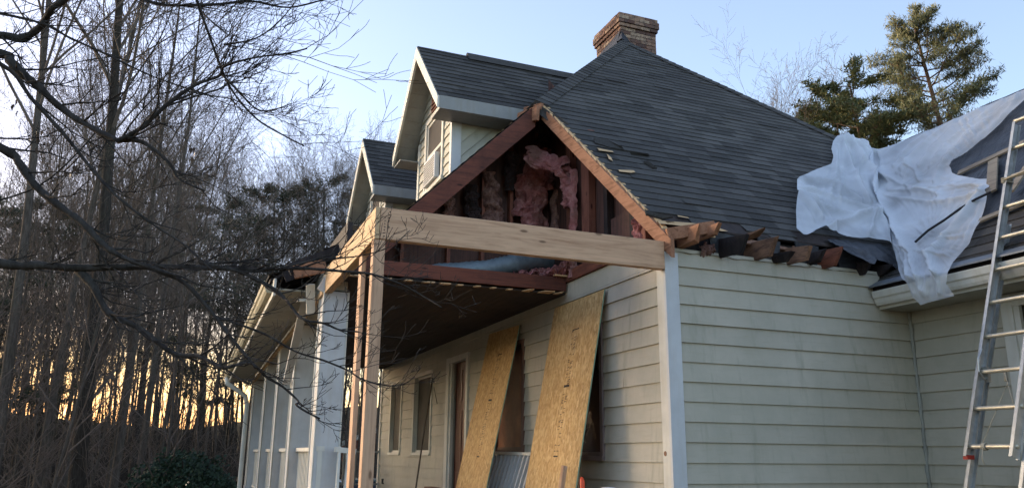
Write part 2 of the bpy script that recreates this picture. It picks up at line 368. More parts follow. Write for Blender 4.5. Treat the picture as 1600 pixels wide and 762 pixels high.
# window builder on the front wall
def window(y0, y1, z0, z1, mat, frame=TRIM, mid=None):
    mid = mid or frame
    X = -.012; f = MB(); cw = .055
    f.box((X-.02, y0-cw, z0-.03), (X+.03, y0+.005, z1+cw)); f.box((X-.02, y1-.005, z0-.03), (X+.03, y1+cw, z1+cw))
    f.box((X-.022, y0+.005, z1-.005), (X+.03, y1-.005, z1+cw+.002)); f.box((X-.035, y0-cw-.01, z0-.045), (X+.03, y1+cw+.01, z0-.0))
    fr = f.build('window', frame, house, bevel=.003)
    s = MB(); m = (z0+z1)/2
    s.box((.03, y0+.003, z0+.002), (.06, y0+.035, z1-.006)); s.box((.03, y1-.035, z0+.002), (.06, y1-.003, z1-.006))
    s.box((.031, y0+.035, z0+.002), (.06, y1-.035, z0+.04)); s.box((.031, y0+.035, z1-.045), (.06, y1-.035, z1-.006))
    s.box((.0, y0-.02, z0-.02), (.16, y0+.002, z1)); s.box((.0, y1-.002, z0-.02), (.16, y1+.02, z1)); s.box((.0, y0, z1-.004), (.16, y1, z1+.01)); s.box((.0, y0, z0-.02), (.16, y1, z0+.001))
    s.build('sash', frame, fr)
    s = MB(); s.box((.046, y0+.035, m-.008), (.0515, y1-.035, m+.008)); s.build('meeting_rail', TAIL, fr)
    g = MB(); g.box((.044, y0+.03, z0+.03), (.05, y1-.03, z1-.03)); g.build('pane', mat, fr)
window(*WIN[0], SCREEN); window(*WIN[1], SCREEN)
window(*WIN[2], AMB, m_paint('brown_sash', (.16, .085, .06), .2)); window(*WIN[3], m_plain('brown_glass', (.06, .03, .025), .15, 0, .3, 3, 0), m_paint('mauve_sash', (.20, .15, .14), .2))
# door
y0, y1, z0, z1 = DOOR
f = MB(); f.box((-.045, y1-.05, z0), (.05, y1+.10, z1+.08)); f.box((-.045, y0-.07, z0), (.05, y0+.02, z1+.08)); f.box((-.043, y0+.02, z1-.01), (.05, y1-.05, z1+.078))
f.box((.0, y1-.052, z0), (.16, y1-.03, z1)); f.box((-.02, y1-.12, z0), (.03, y1-.05, z1-.011))
fr = f.build('door_frame', TRIM, house, bevel=.004)
d = MB(); d.box((.06, y0+.02, z0), (.10, y1-.12, z1-.01)); d.build('door', DOORM, house)
d = MB()
for a, b in ((.98, 1.35), (1.5, 2.25), (2.4, 2.86)):
    for s, t in ((y0+.10, y0+.36), (y0+.44, y0+.70)): d.box((.048, s, a), (.06, t, b))
d.build('door_panel', DOORM, house, bevel=.006)
d = MB(); d.tube([(.06, y0+.08, 1.85), (.0, y0+.08, 1.85)], [.012, .03], 10); d.build('door_handle', m_plain('brass', (.5, .35, .12), .3, .9), house)
# outlet box on the front wall
o = MB(); o.box((-.03, 10.55, 1.02), (0, 10.65, 1.12)); o.box((-.034, 10.57, 1.035), (-.029, 10.595, 1.105)); o.box((-.034, 10.605, 1.035), (-.029, 10.63, 1.105)); o.build('outlet_box', m_plain('outlet_grey', (.05, .05, .05), .5), house)
# corner boards
mb = MB(); mb.box((-.032, -.034, .8), (.0, .115, 3.37)); mb.build('corner_board', TRIM, house, bevel=.004)
mb = MB(); mb.box((-.034, -.036, .8), (.105, -.0, 3.365)); mb.build('corner_board', TRIMG, house, bevel=.004)
mb = MB(); mb.tube([(-.036, .075, 1.625), (-.028, .075, 1.625)], [.02, .024], 9); mb.build('knot_hole', TAIL, house)
mb = MB(); mb.box((-.03, 11.0, .8), (.0, 11.12, 3.3)); mb.build('corner_board', TRIM, house, bevel=.004)
# inner corner caulk bead
rnd = random.Random(4)
mb = MB(); mb.tube([(2.85-.014+rnd.uniform(-.006, .006), -.016+rnd.uniform(-.006, .006), .9+i*.085) for i in range(27)], [rnd.uniform(.015, .023) for _ in range(27)], 8)
mb.build('caulk_bead', m_paint('grey_caulk', (.34, .34, .30), .3), house, smooth=True)

# ---------------- wing (wall faces -X at X=2.86, Y<0)
mb = MB(); WW = (-2.1, -1.12, 1.55, 2.92)
lap(mb, (2.86, 0, zl), (0,-1,0), (0,0,1), (-1,0,0), rects(.0, 5.0, 1.2, 3.2-zl, [(1.12, 2.1, 1.55-zl, 2.92-zl)]), E_, .017, seed=9); mb.build('wing_wall', SID, house)
mb = MB(); mb.box((3.0, -5, 0), (3.05, .0, 3.2)); mb.box((2.87, -5.02, 0), (7.0, -4.95, 3.3)); mb.box((2.85, -5, 0), (2.88, 0, zl+1.2)); mb.build('wing_core', DARK, house)
f = MB(); X = 2.85
f.box((X-.025, -1.12, 1.5), (X+.03, -1.01, 3.02)); f.box((X-.012, -1.175, 1.5), (X+.03, -1.12, 2.95)); f.box((X-.025, -2.2, 1.5), (X+.03, -2.1, 3.02)); f.box((X-.023, -2.1, 2.91), (X+.03, -1.12, 3.018)); f.box((X-.05, -2.22, 1.45), (X+.03, -1.0, 1.5))
wf = f.build('window', TRIM, house, bevel=.003)
g = MB(); g.box((X+.04, -2.1, 1.5), (X+.05, -1.12, 2.92)); g.build('pane', SCREEN, wf)
# wing eave: soffit, fascia, gutter with moulded profile
mb = MB(); mb.box((2.46, -5.0, 3.03), (2.86, -.005, 3.05)); mb.build('soffit', SOFF, house)
mb = MB(); mb.box((2.455, -5.0, 3.03), (2.475, -.01, 3.2)); mb.build('fascia', TRIM, house)
prof = [(2.455, 3.06), (2.40, 3.06), (2.385, 3.085), (2.375, 3.12), (2.36, 3.135), (2.35, 3.19), (2.355, 3.20), (2.375, 3.20), (2.375, 3.175), (2.44, 3.14), (2.455, 3.19)]
def extr(prof, ya, yb, dz=0, sg=1, mat=TRIM, name='gutter', xs=0):
    m = MB(); n = len(prof)
    for i in range(n-1):
        a, b = prof[i], prof[i+1]
        m.face([(a[0], ya, a[1]), (b[0], ya, b[1]), (b[0]+xs, yb, b[1]+dz), (a[0]+xs, yb, a[1]+dz)])
    m.face([(a[0], ya, a[1]) for a in prof]); m.face([(a[0]+xs, yb, a[1]+dz) for a in prof][::-1])
    return m.build(name, mat, house)
extr(prof, -.03, -5.0)
# wing roof: shingled lower edge + black underlayment above
q2 = math.sqrt(2); VX = (1/q2, 0, 1/q2); NX = (-1/q2, 0, 1/q2)
mb = MB(); lap(mb, (2.40, 0, 3.25), (0,-1,0), VX, NX, [[(0.02, 0), (5.1, 0), (5.1, .9), (-.53, .9)]], .143, .009, .3, 21, .002)
mb.build('wing_shingles', SHD, house)
mb = MB(); mb.hexa([(2.40, 0, 3.20), (4.95, 2.2, 5.75), (4.95, -5.1, 5.75), (2.40, -5.1, 3.20), (2.40, 0, 3.24), (4.95, 2.2, 5.79), (4.95, -5.1, 5.79), (2.40, -5.1, 3.24)]); mb.build('wing_deck', DARKP, house)
mb = MB(); mb.hexa([(2.33, -.02, 3.235), (2.45, -.02, 3.30), (2.45, -5.1, 3.30), (2.33, -5.1, 3.235), (2.33, -.02, 3.25), (2.45, -.02, 3.315), (2.45, -5.1, 3.315), (2.33, -5.1, 3.25)]); mb.build('drip_edge', METG, house)
ul = MB(); NU, NV = 60, 30         # wrinkled underlayment on the wing
def upt(i, j):
    y = 2.2*(j/NV) - (5.1+2.2*(j/NV))*i/NU + (-.0); s = .55 + (2.56-.55)*j/NV
    y = (-.22+s-.35) - (5.0 + s)*i/NU
    h = .022 + .02*noise.noise(V3((y*1.2+s*2.5, s*5-y, 2))) + .012*noise.noise(V3((y*5, s*14, 5)))
    return V3((2.40+s, y, 3.25+s)) + V3(NX)*h
for i in range(NU):
    for j in range(NV): ul.face([upt(i, j), upt(i+1, j), upt(i+1, j+1), upt(i, j+1)])
ul.build('black_underlayment', BLACKT, house, smooth=True)
mb = MB(); mb.hexa([(4.95, 2.3, 5.76), (7.8, 2.3, 2.9), (7.8, -5.1, 2.9), (4.95, -5.1, 5.76), (4.95, 2.3, 5.80), (7.8, 2.3, 2.95), (7.8, -5.1, 2.95), (4.95, -5.1, 5.80)]); mb.build('wing_back_roof', SH, house)
# battens on the wing roof (pixel-measured places on the roof plane)
nW = V3(NX); dW = nW.dot(V3((2.40, 0, 3.25)))
def onW(x, y, h=.05): return at_plane(x, y, nW, dW+h)
bt = MB(); bt.bar(onW(1497, 271), onW(1600, 222), .018, .085, nW.cross(V3((0,1,0))).normalized()); bt.build('batten', GREYW, house)
bt = MB(); bt.bar(onW(1549, 300, .07), onW(1552, 250, .07), .10, .02, nW); bt.build('batten', GREYW, house)
bt = MB(); bt.bar(onW(1530, 345), onW(1625, 306), .018, .07, nW.cross(V3((0,1,0))).normalized()); bt.build('batten', GREYW, house)
bt = MB(); bt.bar(onW(1578, 300, .09), onW(1612, 250, .09), .08, .02, nW); bt.build('batten', GREYW, house)

# ---------------- main roof
VY = (0, 1/q2, 1/q2); NY = (0, -1/q2, 1/q2)
def S2(p): return (p[0], p[1]*q2)
HY = 2.39
side = [(.0, .04), (2.82, .04), (4.95, 2.2), (4.95, 2.3), (2.43, 4.82), (-.33, 2.06)]
def keepS(u, v):
    y = v/q2; 
    if y < .35 and y < .10+.16*noise.noise(V3((u*3.1, .5, 0)))+(.06 if u < .9 else 0): return False
    return True
mb = MB(); lap(mb, (0, 0, 3.6), (1,0,0), VY, NY, [[S2(p) for p in side]], .143, .0065, .305, 11, .004, keepS, .007)
mb.build('side_roof', SH, house)
def slab(poly, zf, th, name, mat):
    m = MB(); n = len(poly); a = [(x, y, zf(x, y)) for x, y in poly]; b = [(x, y, zf(x, y)-th) for x, y in poly]
    m.face(a); m.face(b[::-1])
    for i in range(n): m.face([a[i], b[i], b[(i+1) % n], a[(i+1) % n]])
    return m.build(name, mat, house)
slab([(.0, .06), (2.82, .06), (4.95, 2.2), (4.95, 2.3), (2.43, 4.81), (-.33, 2.05)], lambda x, y: 3.595+y, .018, 'roof_deck', CEIL)
VF = VX; NF = NX                       # front slope z = 5.99 + x
F2 = lambda p: (-p[1], (p[0]+1.9)*q2)
front = [(-1.9, 2.02), (-.37, 2.02), (2.43, 4.82), (2.43, 11.6), (-1.9, 11.6)]
mb = MB(); lap(mb, (-1.9, 0, 4.09), (0,-1,0), VF, NF, [[F2(p) for p in front]], .143, .010, .305, 12, .003); mb.build('front_roof', SH, house)
slab([(-1.9, 2.03), (-.37, 2.03), (2.43, 4.83), (2.43, 11.6), (-1.9, 11.6)], lambda x, y: 5.985+x, .018, 'roof_deck', CEIL)
slab([(2.43, 4.82), (7.9, -.6), (7.9, 11.6), (2.43, 11.6)], lambda x, y: 10.84-x, .03, 'back_roof', SH)
# lower porch roof (flatter)
pv = V3((1.25, 0, .62)).normalized(); pn = V3((0,-1,0)).cross(pv)
mb = MB(); lap(mb, (-3.15, 0, 3.47), (0,-1,0), pv, pn, [[(-11.6, 0), (-3.0, 0), (-2.1, 1.39), (-11.6, 1.39)]], .143, .010, .305, 13, .003); mb.build('porch_roof', SH, house)
mb = MB(); mb.hexa([(-3.13, 3.05, 3.42), (-1.9, 2.15, 4.04), (-1.9, 11.6, 4.04), (-3.13, 11.6, 3.42), (-3.13, 3.05, 3.45), (-1.9, 2.15, 4.07), (-1.9, 11.6, 4.07), (-3.13, 11.6, 3.45)]); mb.build('porch_deck', DARKP, house)
# far gable infill
mb = MB(); mb.face([(-1.9, 11.1, 3.4), (7.4, 11.1, 3.4), (2.43, 11.1, 8.38)]); mb.build('far_gable', SID, house)
# cut edge at the underside of roof felt near the apex, hip caps and ridge caps
def caps(P, Q, n1, n2, name='hip_cap', w_=.15, mat=SH, lift=.012):
    P = V3(P); Q = V3(Q); L = (Q-P).length; d = (Q-P)/L; n = int(L/.14); m = MB(); rr = random.Random(8)
    n1 = V3(n1).normalized(); n2 = V3(n2).normalized()
    s1 = d.cross(n1).normalized(); s2 = d.cross(n2).normalized()
    if s1.dot(s2) > 0: s2 = -s2
    # make side vectors point down each plane
    if s1.z > 0: s1 = -s1
    if s2.z > 0: s2 = -s2
    for i in range(n+1):
        a = P+d*(i*.14); b = P+d*min(L, i*.14+.21); t = rr.random(); h0, h1 = lift+.014, lift+.002
        A, B = a+(n1+n2)*.5*h0*1.1+V3((0,0,.012)), b+(n1+n2)*.5*h1+V3((0,0,.012))
        for s, nn in ((s1, n1), (s2, n2)):
            m.face([A, B, b+s*w_+nn*h1, a+s*w_+nn*h0], t); m.face([A, a+s*w_+nn*h0, a+s*w_-nn*.003, a+V3((0,0,.0))], t)
            m.face([a+s*w_+nn*h0, b+s*w_+nn*h1, b+s*w_-nn*.004, a+s*w_-nn*.004], t)
    return m.build(name, mat, house)
caps((-.40, 1.99, 5.59), (2.43, 4.82, 8.42), NY, NF)
caps((4.9, 2.35, 5.95), (2.43, 4.82, 8.42), NY, (1, 0, 1))
caps((2.43, 11.5, 8.42), (2.43, 4.80, 8.42), NF, (1, 0, 1), 'ridge_cap')
# torn shingle flap near the apex
mb = MB(); mb.face([(-.40, 2.0, 5.60), (-.20, 1.55, 5.17), (-.27, 1.72, 5.20), (-.42, 1.97, 5.47)], .2); mb.face([(-.34, 2.02, 5.62), (-.20, 1.55, 5.19), (-.23, 1.6, 5.08), (-.36, 1.9, 5.38)], .6)
mb.build('torn_shingle', SH, house)
# flashing cone behind the ridge end
# ---------------- chimney
ch = MB(); rr = random.Random(6)
X0, X1, Y0, Y1 = 2.60, 3.33, 5.2, 6.1; zt = 9.2; bh = .066
core = MB(); core.box((X0+.015, Y0+.015, 6.5), (X1-.015, Y1-.015, zt-.03)); chim = core.build('chimney', MORT, house)
k = 0; z = 7.3
while z < zt-.02:
    ft = (zt-z)/bh; o = .05 if 1.5 < ft < 3.5 else .028 if 3.5 <= ft < 4.5 else .03 if ft <= 1.5 else .0
    for (ax, fixed, lo, hi, sg) in (('x', Y0, X0, X1, -1), ('x', Y1, X0, X1, 1), ('y', X0, Y0, Y1, -1), ('y', X1, Y0, Y1, 1)):
        L0, L1 = lo-o, hi+o; p = L0 + (0 if k % 2 else -.105)
        while p < L1:
            a, b = max(L0, p)+.004, min(L1, p+.21)-.004
            if b-a > .02:
                j = rr.uniform(-.004, .004); t = rr.random(); f0 = fixed+sg*(o+j); f1 = fixed-sg*.06
                u0, u1 = min(f0, f1), max(f0, f1)
                if ax == 'x': ch.box((a, u0, z+.004), (b, u1, z+bh-.005), t)
                else: ch.box((u0, a+.002, z+.0045), (u1, b-.002, z+bh-.0055), t)
            p += .21
    z += bh; k += 1
ch.build('brickwork', BRICK, chim)
mb = MB(); mb.box((X0-.01, Y0-.01, zt-.03), (X1+.01, Y1+.01, zt+.0)); mb.tube([(2.95, 5.55, zt), (2.95, 5.55, zt+.06)], [.2, .14], 14); mb.build('cap', MORT, chim)
mb = MB(); mb.face([(2.43, 4.86, 8.50), (2.62, 5.19, 8.85), (2.75, 5.19, 8.72), (2.95, 5.19, 8.36), (2.60, 4.80, 8.32)], .3); mb.face([(2.43, 4.86, 8.50), (2.62, 5.19, 8.85), (2.5, 5.19, 8.6)], .3); mb.face([(2.59, 5.19, 8.85), (2.59, 6.1, 8.75), (2.45, 6.1, 8.45), (2.45, 5.1, 8.45)], .3); mb.build('flashing', m_plain('black_flashing', (.02, .022, .028), .5), chim)

# ---------------- dormers
def dormer(dy):
    XF, XW = -1.45, -1.15; yc = 3.6+dy; zr = 6.9; hw = 1.1; pk = 1.073; ze = zr-hw*pk
    ln = math.hypot(1, pk)
    root = MB(); root.face([(XW, yc-.77, 4.6), (XW, yc+.77, 4.6), (XW, yc+.77, zr-.05-.77*pk), (XW, yc, zr-.05), (XW, yc-.77, zr-.05-.77*pk)])
    root = root.build('dormer', DARKP, house)
    for sg in (-1, 1):
        Vd = V3((0, -sg, pk))/ln; Ud = V3((1, 0, 0)) if sg < 0 else V3((-1, 0, 0)); Nd = Ud.cross(Vd)
        O = V3((0, yc+sg*hw, ze)); poly = [(XF, 0), (-.27, 0), (.93, hw*ln), (XF, hw*ln)]
        if sg > 0: poly = [(-u, v) for u, v in poly][::-1]
        m = MB(); lap(m, O, Ud, Vd, Nd, [poly], .13, .009, .305, 30+sg+int(dy*7), .003, wob=.004); m.build('dormer_roof', SHD, root)
        # deck / soffit boards under the roof
        th = .022; m = MB()
        a = [(XF+.01, yc, zr-.006), (XF+.01, yc+sg*hw, ze-.006), (-.29, yc+sg*hw, ze-.006), (.9, yc, zr-.006)]
        b = [(p[0], p[1], p[2]-th) for p in a]
        m.face(a); m.face(b)
        for i in range(4): m.face([a[i], b[i], b[(i+1) % 4], a[(i+1) % 4]])
        nb = 8                          # soffit boards below the rake overhang
        for i in range(nb):
            s0, s1 = (i+.015)/nb, (i+.985)/nb
            P = [(XF+.03, s0), (XW, s0), (XW, s1), (XF+.03, s1)]
            lo = [(x, yc+sg*hw*s, zr-.052-hw*pk*s) for x, s in P]; hi = [(x, y, z+.02) for x, y, z in lo]
            m.hexa(lo+hi)
        m.build('dormer_soffit', SOFF if sg < 0 else m_paint('rake_soffit', (.42, .41, .37), .25), root)
        # rake board
        m = MB(); w_ = .15
        P = [(yc, zr-.01), (yc+sg*(hw+.01), ze-.012), (yc+sg*(hw+.01), ze-.012-w_), (yc, zr-.01-w_*1.25)]
        A = [(XF-.012, y, z) for y, z in P]; B = [(XF+.018, y, z) for y, z in P]; m.hexa(A+B); m.build('rake_board', TRIM, root)
        # eave fascia and boxed return
        m = MB(); y = yc+sg*hw; ya, yb = sorted((y, y+sg*.02)); m.box((XF+.02, ya, ze-.17), (-.25, yb, ze-.005)); 
        ya, yb = sorted((y, yc+sg*.77)); m.box((XF+.02, ya, ze-.175), (-.30, yb, ze-.16)); m.build('eave_fascia', FASC, root)
        # cheek with diagonal siding
        y = yc+sg*.77; U = V3((1, 0, 1))/q2; W = V3((-1, 0, 1))/q2
        if sg > 0: U, W = V3((-1, 0, -1))/q2, V3((-1, 0, 1))/q2
        N = U.cross(W); O = V3((XW, y, 4.84))
        Pq = [(XW+.10, 4.80), (XW+.10, 5.76), (-.2, 5.76)]
        poly = [((x-XW)*U.x+(z-4.84)*U.z, (x-XW)*W.x+(z-4.84)*W.z) for x, z in Pq]
        ar = sum(poly[i][0]*poly[(i+1) % 3][1]-poly[(i+1) % 3][0]*poly[i][1] for i in range(3))
        if ar < 0: poly = poly[::-1]
        m = MB(); lap(m, O, U, W, N, [poly], .125, .018, seed=41); m.face([(XW, y-sg*.004, 4.6), (0, y-sg*.004, 5.77), (XW, y-sg*.004, 5.77)]); m.build('dormer_cheek', SIDD, root)
        m = MB(); ya, yb = sorted((y, y+sg*.022)); m.box((XW-.02, ya, 4.7), (XW+.10, yb, 5.77)); ya, yb = sorted((y+sg*.0215, y-sg*.055)); m.box((XW-.025, ya, 4.7), (XW-.001, yb, 5.80)); m.build('corner_trim', TRIMG if sg < 0 else TRIM, root)
    # gable siding around the window
    wy0, wy1, wz0, wz1 = yc-.36, yc+.36, 4.98, 5.93
    U = V3((0,-1,0)); O = V3((XW, yc+.77, 4.70))
    polys = rects(0, 1.54, 0, 1.32, [(.77-.36, .77+.36, .28, 1.23)])
    gz0 = zr-.07-4.70-.77*pk
    out = []
    for p in polys:
        p = clip(p, pk, -1, -(gz0)); p = clip(p, -pk, -1, -(gz0+1.54*pk))
        if len(p) > 2: out.append(p)
    out.append([(.77-(zr-.07-4.70-1.32)/pk, 1.32), (.77+(zr-.07-4.70-1.32)/pk, 1.32), (.77, zr-.07-4.70)])
    m = MB(); lap(m, O, U, (0,0,1), (-1,0,0), out, .125, .016, seed=44); m.build('dormer_siding', SIDD, root)
    f = MB(); cw = .07; X = XW-.01
    f.box((X-.02, wy0-cw, wz0-.02), (X+.04, wy0, wz1+cw)); f.box((X-.02, wy1, wz0-.02), (X+.04, wy1+cw, wz1+cw)); f.box((X-.021, wy0, wz1), (X+.04, wy1, wz1+cw+.002)); f.box((X-.035, wy0-cw-.01, wz0-.06), (X+.04, wy1+cw+.01, wz0))
    f.box((X+.0, wy0, wz0), (X+.035, wy0+.04, wz1)); f.box((X+.0, wy1-.04, wz0), (X+.035, wy1, wz1)); f.box((X+.002, wy0+.04, 5.43), (X+.036, wy1-.04, 5.475)); f.box((X+.001, wy0+.04, wz1-.04), (X+.036, wy1-.04, wz1))
    f.build('window', TRIM, root, bevel=.003)
    g = MB(); g.box((X+.02, wy0+.03, wz0), (X+.025, wy1-.03, wz1-.03)); g.build('pane', m_plain('pale_reflecting_glass', (.10, .12, .12), .08, 0, .4, 2, 0), root)
    v = MB()
    for i in range(5): v.hexa([(X-.03, yc-.17+.02*i, 6.08+i*.06), (X-.03, yc+.17-.02*i, 6.08+i*.06), (X+.01, yc+.17-.02*i, 6.11+i*.06), (X+.01, yc-.17+.02*i, 6.11+i*.06), (X-.03, yc-.17+.02*i, 6.09+i*.06), (X-.03, yc+.17-.02*i, 6.09+i*.06), (X+.01, yc+.17-.02*i, 6.12+i*.06), (X+.01, yc-.17+.02*i, 6.12+i*.06)])
    v.box((X-.012, yc-.18, 6.05), (X+.0, yc+.18, 6.36)); v.build('louvre_vent', REDZ, root)
    if dy == 0:
        a = MB(); a.box((XW-.09, wy0+.06, 4.985), (XW-.02, wy1-.14, 5.33)); ac = a.build('window_fan', WHITE, root, bevel=.01)
        a = MB()
        for i in range(9): a.box((XW-.096, wy0+.09, 5.01+i*.033), (XW-.089, wy1-.17, 5.026+i*.033))
        a.build('fan_grille', m_plain('grille_grey', (.20, .20, .21), .5), root)
        a = MB(); a.box((XW-.02, wy1-.14, 4.99), (XW-.012, wy1, 5.36)); a.build('fan_side_panel', WHITE, root)
    # ridge vent strip
    m = MB(); m.hexa([(-.75, yc-.13, zr-.10), (.95, yc-.13, zr-.10), (.95, yc+.13, zr-.10), (-.75, yc+.13, zr-.10), (-.75, yc-.02, zr+.045), (.95, yc-.02, zr+.045), (.95, yc+.02, zr+.045), (-.75, yc+.02, zr+.045)], .3); m.build('ridge_vent', SH, root)
dormer(0); dormer(3.55)

# ---------------- opened attic corner
nR = V3((0,-1,1))
def rafY(x0, y0, x1, y1, w_, h_, name, mat, zoff=3.575):   # rafter along Y under the side slope
    m = MB()
    P = []
    for x, y in ((x0, y0), (x1, y1)):
        z = zoff+y; P.append([(x-w_/2, y, z-h_), (x+w_/2, y, z-h_), (x+w_/2, y, z), (x-w_/2, y, z)])
    m.hexa(P[0]+P[1]); return m.build(name, mat, house, bevel=.003)
rafY(.0, -.12, -.34, 2.02, .04, .17, 'jack_rafter', RAFO, 3.585)
# plywood edge on top of the jack rafter (raw pale splinter edge)
mb = MB(); rr = random.Random(2)
for i in range(26):
    y = .0+i*.08; x = .014-.166*y
    if rr.random() < (.35 if y > .9 else .15): x += .011
    mb.hexa([(x-.03-rr.random()*.012, y, 3.588+y), (x+.02, y, 3.588+y), (x+.02, y+.08, 3.668+y), (x-.03-rr.random()*.012, y+.08, 3.668+y), (x-.03, y, 3.604+y), (x+.02, y, 3.604+y), (x+.02, y+.08, 3.684+y), (x-.03, y+.08, 3.684+y)])
mb.build('plywood_edge', RAW, house)
# lifted shingles and raw sheathing splinters along the torn edge
def onS(x, y, h=.02): return at_plane(x, y, V3(NY), V3(NY).dot(V3((0, 0, 3.6)))+h)
for pts in ([(933,231),(957,236),(959,238),(936,235)], [(948,240),(955,246),(958,252),(951,248)], [(966,265),(990,266),(993,269),(986,270),(968,268)], [(1058,336),(1074,339),(1077,341),(1060,338)],
            [(1028,344),(1052,346),(1062,352),(1030,349)], [(1098,350),(1112,352),(1138,361),(1128,361),(1104,356)], [(1040,345),(1090,349),(1106,356),(1098,357),(1044,350)]):
    sp = MB(); A = [onS(x, y, .026) for x, y in pts]; sp.face(A); B = [onS(x, y, .012) for x, y in pts]
    for i in range(len(A)): sp.face([A[i], A[(i+1) % len(A)], B[(i+1) % len(A)], B[i]])
    sp.build('splinter', RAW, house)
for pts in ([(928,215),(948,218),(972,229),(975,234),(950,229),(930,223)], [(985,236),(1013,240),(1015,243),(988,240)], [(1008,327),(1030,334),(1052,338),(1036,341),(1010,334)], [(1012,251),(1027,262),(1020,262),(1006,252)]):
    lf = MB(); A = [onS(x, y, .045 if i < len(pts)/2 else .02) for i, (x, y) in enumerate(pts)]; lf.face(A, .05); B = [a-V3(NY)*.018 for a in A]
    for i in range(len(A)): lf.face([A[i], A[(i+1) % len(A)], B[(i+1) % len(A)], B[i]], 0)
    lf.build('lifted_shingle', SH, house)
# front-slope cut rafter (plane Y=2.0)
m = MB()
def rafX(ya, yb, x0, x1, zt, zb, name, mat):
    m = MB(); P = [(x0, 5.975+x0)]; 
    m.hexa([(x0, ya, 5.972+x0-zb), (x1, ya, 5.972+x1-zb), (x1, yb, 5.972+x1-zb), (x0, yb, 5.972+x0-zb), (x0, ya, 5.972+x0-zt), (x1, ya, 5.972+x1-zt), (x1, yb, 5.972+x1-zt), (x0, yb, 5.972+x0-zt)])
    return m.build(name, mat, house, bevel=.003)
rafX(1.975, 2.02, -2.3, -.42, 0, .27, 'cut_rafter', REDW)
rafX(2.02, 2.5, -.62, -.42, .02, .18, 'hip_stub', NEWY)
m = MB(); m.bar((-.42, 1.90, 5.42), (-.52, 2.25, 5.45), .045, .17, (0,0,1)); m.bar((-.36, 1.92, 5.52), (-.46, 2.2, 5.56), .045, .08, (0,0,1)); m.build('hip_stub', RAFO, house)
for yy in (2.42, ): rafX(yy, yy+.04, -2.2, -.1, 0, .18, 'attic_rafter', DARKP)
# attic partition at Y=2.75 and knee wall at X=.1
m = MB(); m.face([(-2.4, 2.80, 3.4), (.12, 2.80, 3.4), (.12, 2.80, 6.1), (-.2, 2.80, 5.75), (-2.4, 2.80, 3.55)]); m.face([(.12, 2.80, 3.4), (.12, .0, 3.4), (.12, .0, 3.56), (.12, 2.80, 6.36)]); m.build('attic_wall', ATW, house)
for X in (-1.75, -1.2, -.78, -.42, -.06):
    m = MB(); m.box((X-.02, 2.70, 3.4), (X+.02, 2.79, min(5.94+X, 6.1))); m.build('stud', REDZ, house)
for y, w_, mt in ((2.05, .05, REDZ), (1.62, .09, REDZ), (1.16, .04, DARKP), (.62, .05, DARKP), (.42, .04, REDZ)):
    m = MB(); m.box((.03, y-w_, 3.4), (.11, y+w_, 3.53+y)); m.build('stud', mt, house)
m = MB(); m.box((.06, .55, 3.4), (.075, 1.1, 3.98)); m.build('attic_panel', ATW, house)
CHP = m_plain('charred_paper', (.05, .036, .038), .9, 0, .6, 6)
def lumpy(pts, U_, W_, N_, w0, w1, amp, seed, mat, name='insulation', nu=14, nv=40, O=None):
    # a sagging batt: strip from O along W_ with side vector U_, ragged outline
    m = MB(); O = V3(pts[0]); Q = V3(pts[1]); N_ = V3(N_); d = Q-O; U_ = V3(U_)
    def P(i, j):
        s = i/nu; t = j/nv; wd = (w0+(w1-w0)*t)*(1+.35*noise.noise(V3((t*5, seed, 0))))
        u = (s-.5)*wd + .05*noise.noise(V3((t*6, seed+3, 1)))
        h = amp*(1-(2*s-1)**2)**.5*(.75+.6*noise.noise(V3((t*7+seed, s*2.5, 2)))) + .35*amp*noise.noise(V3((t*22, s*9, seed)))
        return O+d*t+U_*u+N_*h
    for i in range(nu):
        for j in range(nv): m.face([P(i, j), P(i+1, j), P(i+1, j+1), P(i, j+1)])
    return m.build(name, mat, house, smooth=True)
FY = (0,-1,0); FX = (-1,0,0)
def LI(p, q, Y, w0, w1, amp, seed, mat):
    a_, b_ = at_y(*p, Y), at_y(*q, Y); d_ = (b_-a_).normalized(); lumpy([a_, b_], d_.cross(V3((0, 1, 0))).normalized(), 0, FY, w0, w1, amp, seed, mat)
LI((832, 362), (838, 245), 2.66, .30, .34, .16, 1, INS); LI((812, 340), (816, 275), 2.68, .2, .14, .10, 11, INS); LI((858, 300), (848, 235), 2.66, .16, .22, .12, 12, INS)
LI((872, 362), (884, 200), 2.60, .24, .16, .13, 2, INS2); LI((893, 362), (898, 225), 2.5, .12, .08, .08, 13, INS2)
LI((772, 350), (765, 270), 2.70, .30, .16, .08, 4, INS2); LI((700, 350), (704, 310), 2.7, .16, .12, .06, 24, INS2); LI((850, 225), (846, 190), 2.66, .2, .16, .08, 25, CHP); LI((740, 345), (735, 290), 2.70, .2, .16, .07, 14, CHP); LI((795, 300), (800, 240), 2.7, .1, .2, .08, 15, CHP)
lumpy([(-.36, 2.22, 5.02), (.0, 1.92, 4.78)], (0,0,1), 0, FX, .26, .22, .13, 5, INS)
lumpy([(.0, 2.02, 4.85), (.02, 1.95, 4.35)], (0,1,0), 0, FX, .14, .16, .10, 6, INS)
lumpy([(.0, 1.84, 3.5), (.0, 1.80, 4.75)], (0,1,0), 0, FX, .15, .08, .08, 7, INS)
lumpy([(.05, .50, 3.5), (.05, .52, 3.95)], (0,1,0), 0, FX, .18, .10, .08, 8, INS)
lumpy([(-.25, 2.2, 3.52), (.0, 1.95, 3.66)], (0,0,1), 0, (-.5,-1,0), .14, .2, .16, 9, INS)
lumpy([(-.55, 2.35, 3.55), (-.1, 2.3, 3.58)], (0,0,1), 0, (-.3,-1,0), .22, .24, .2, 19, INS)
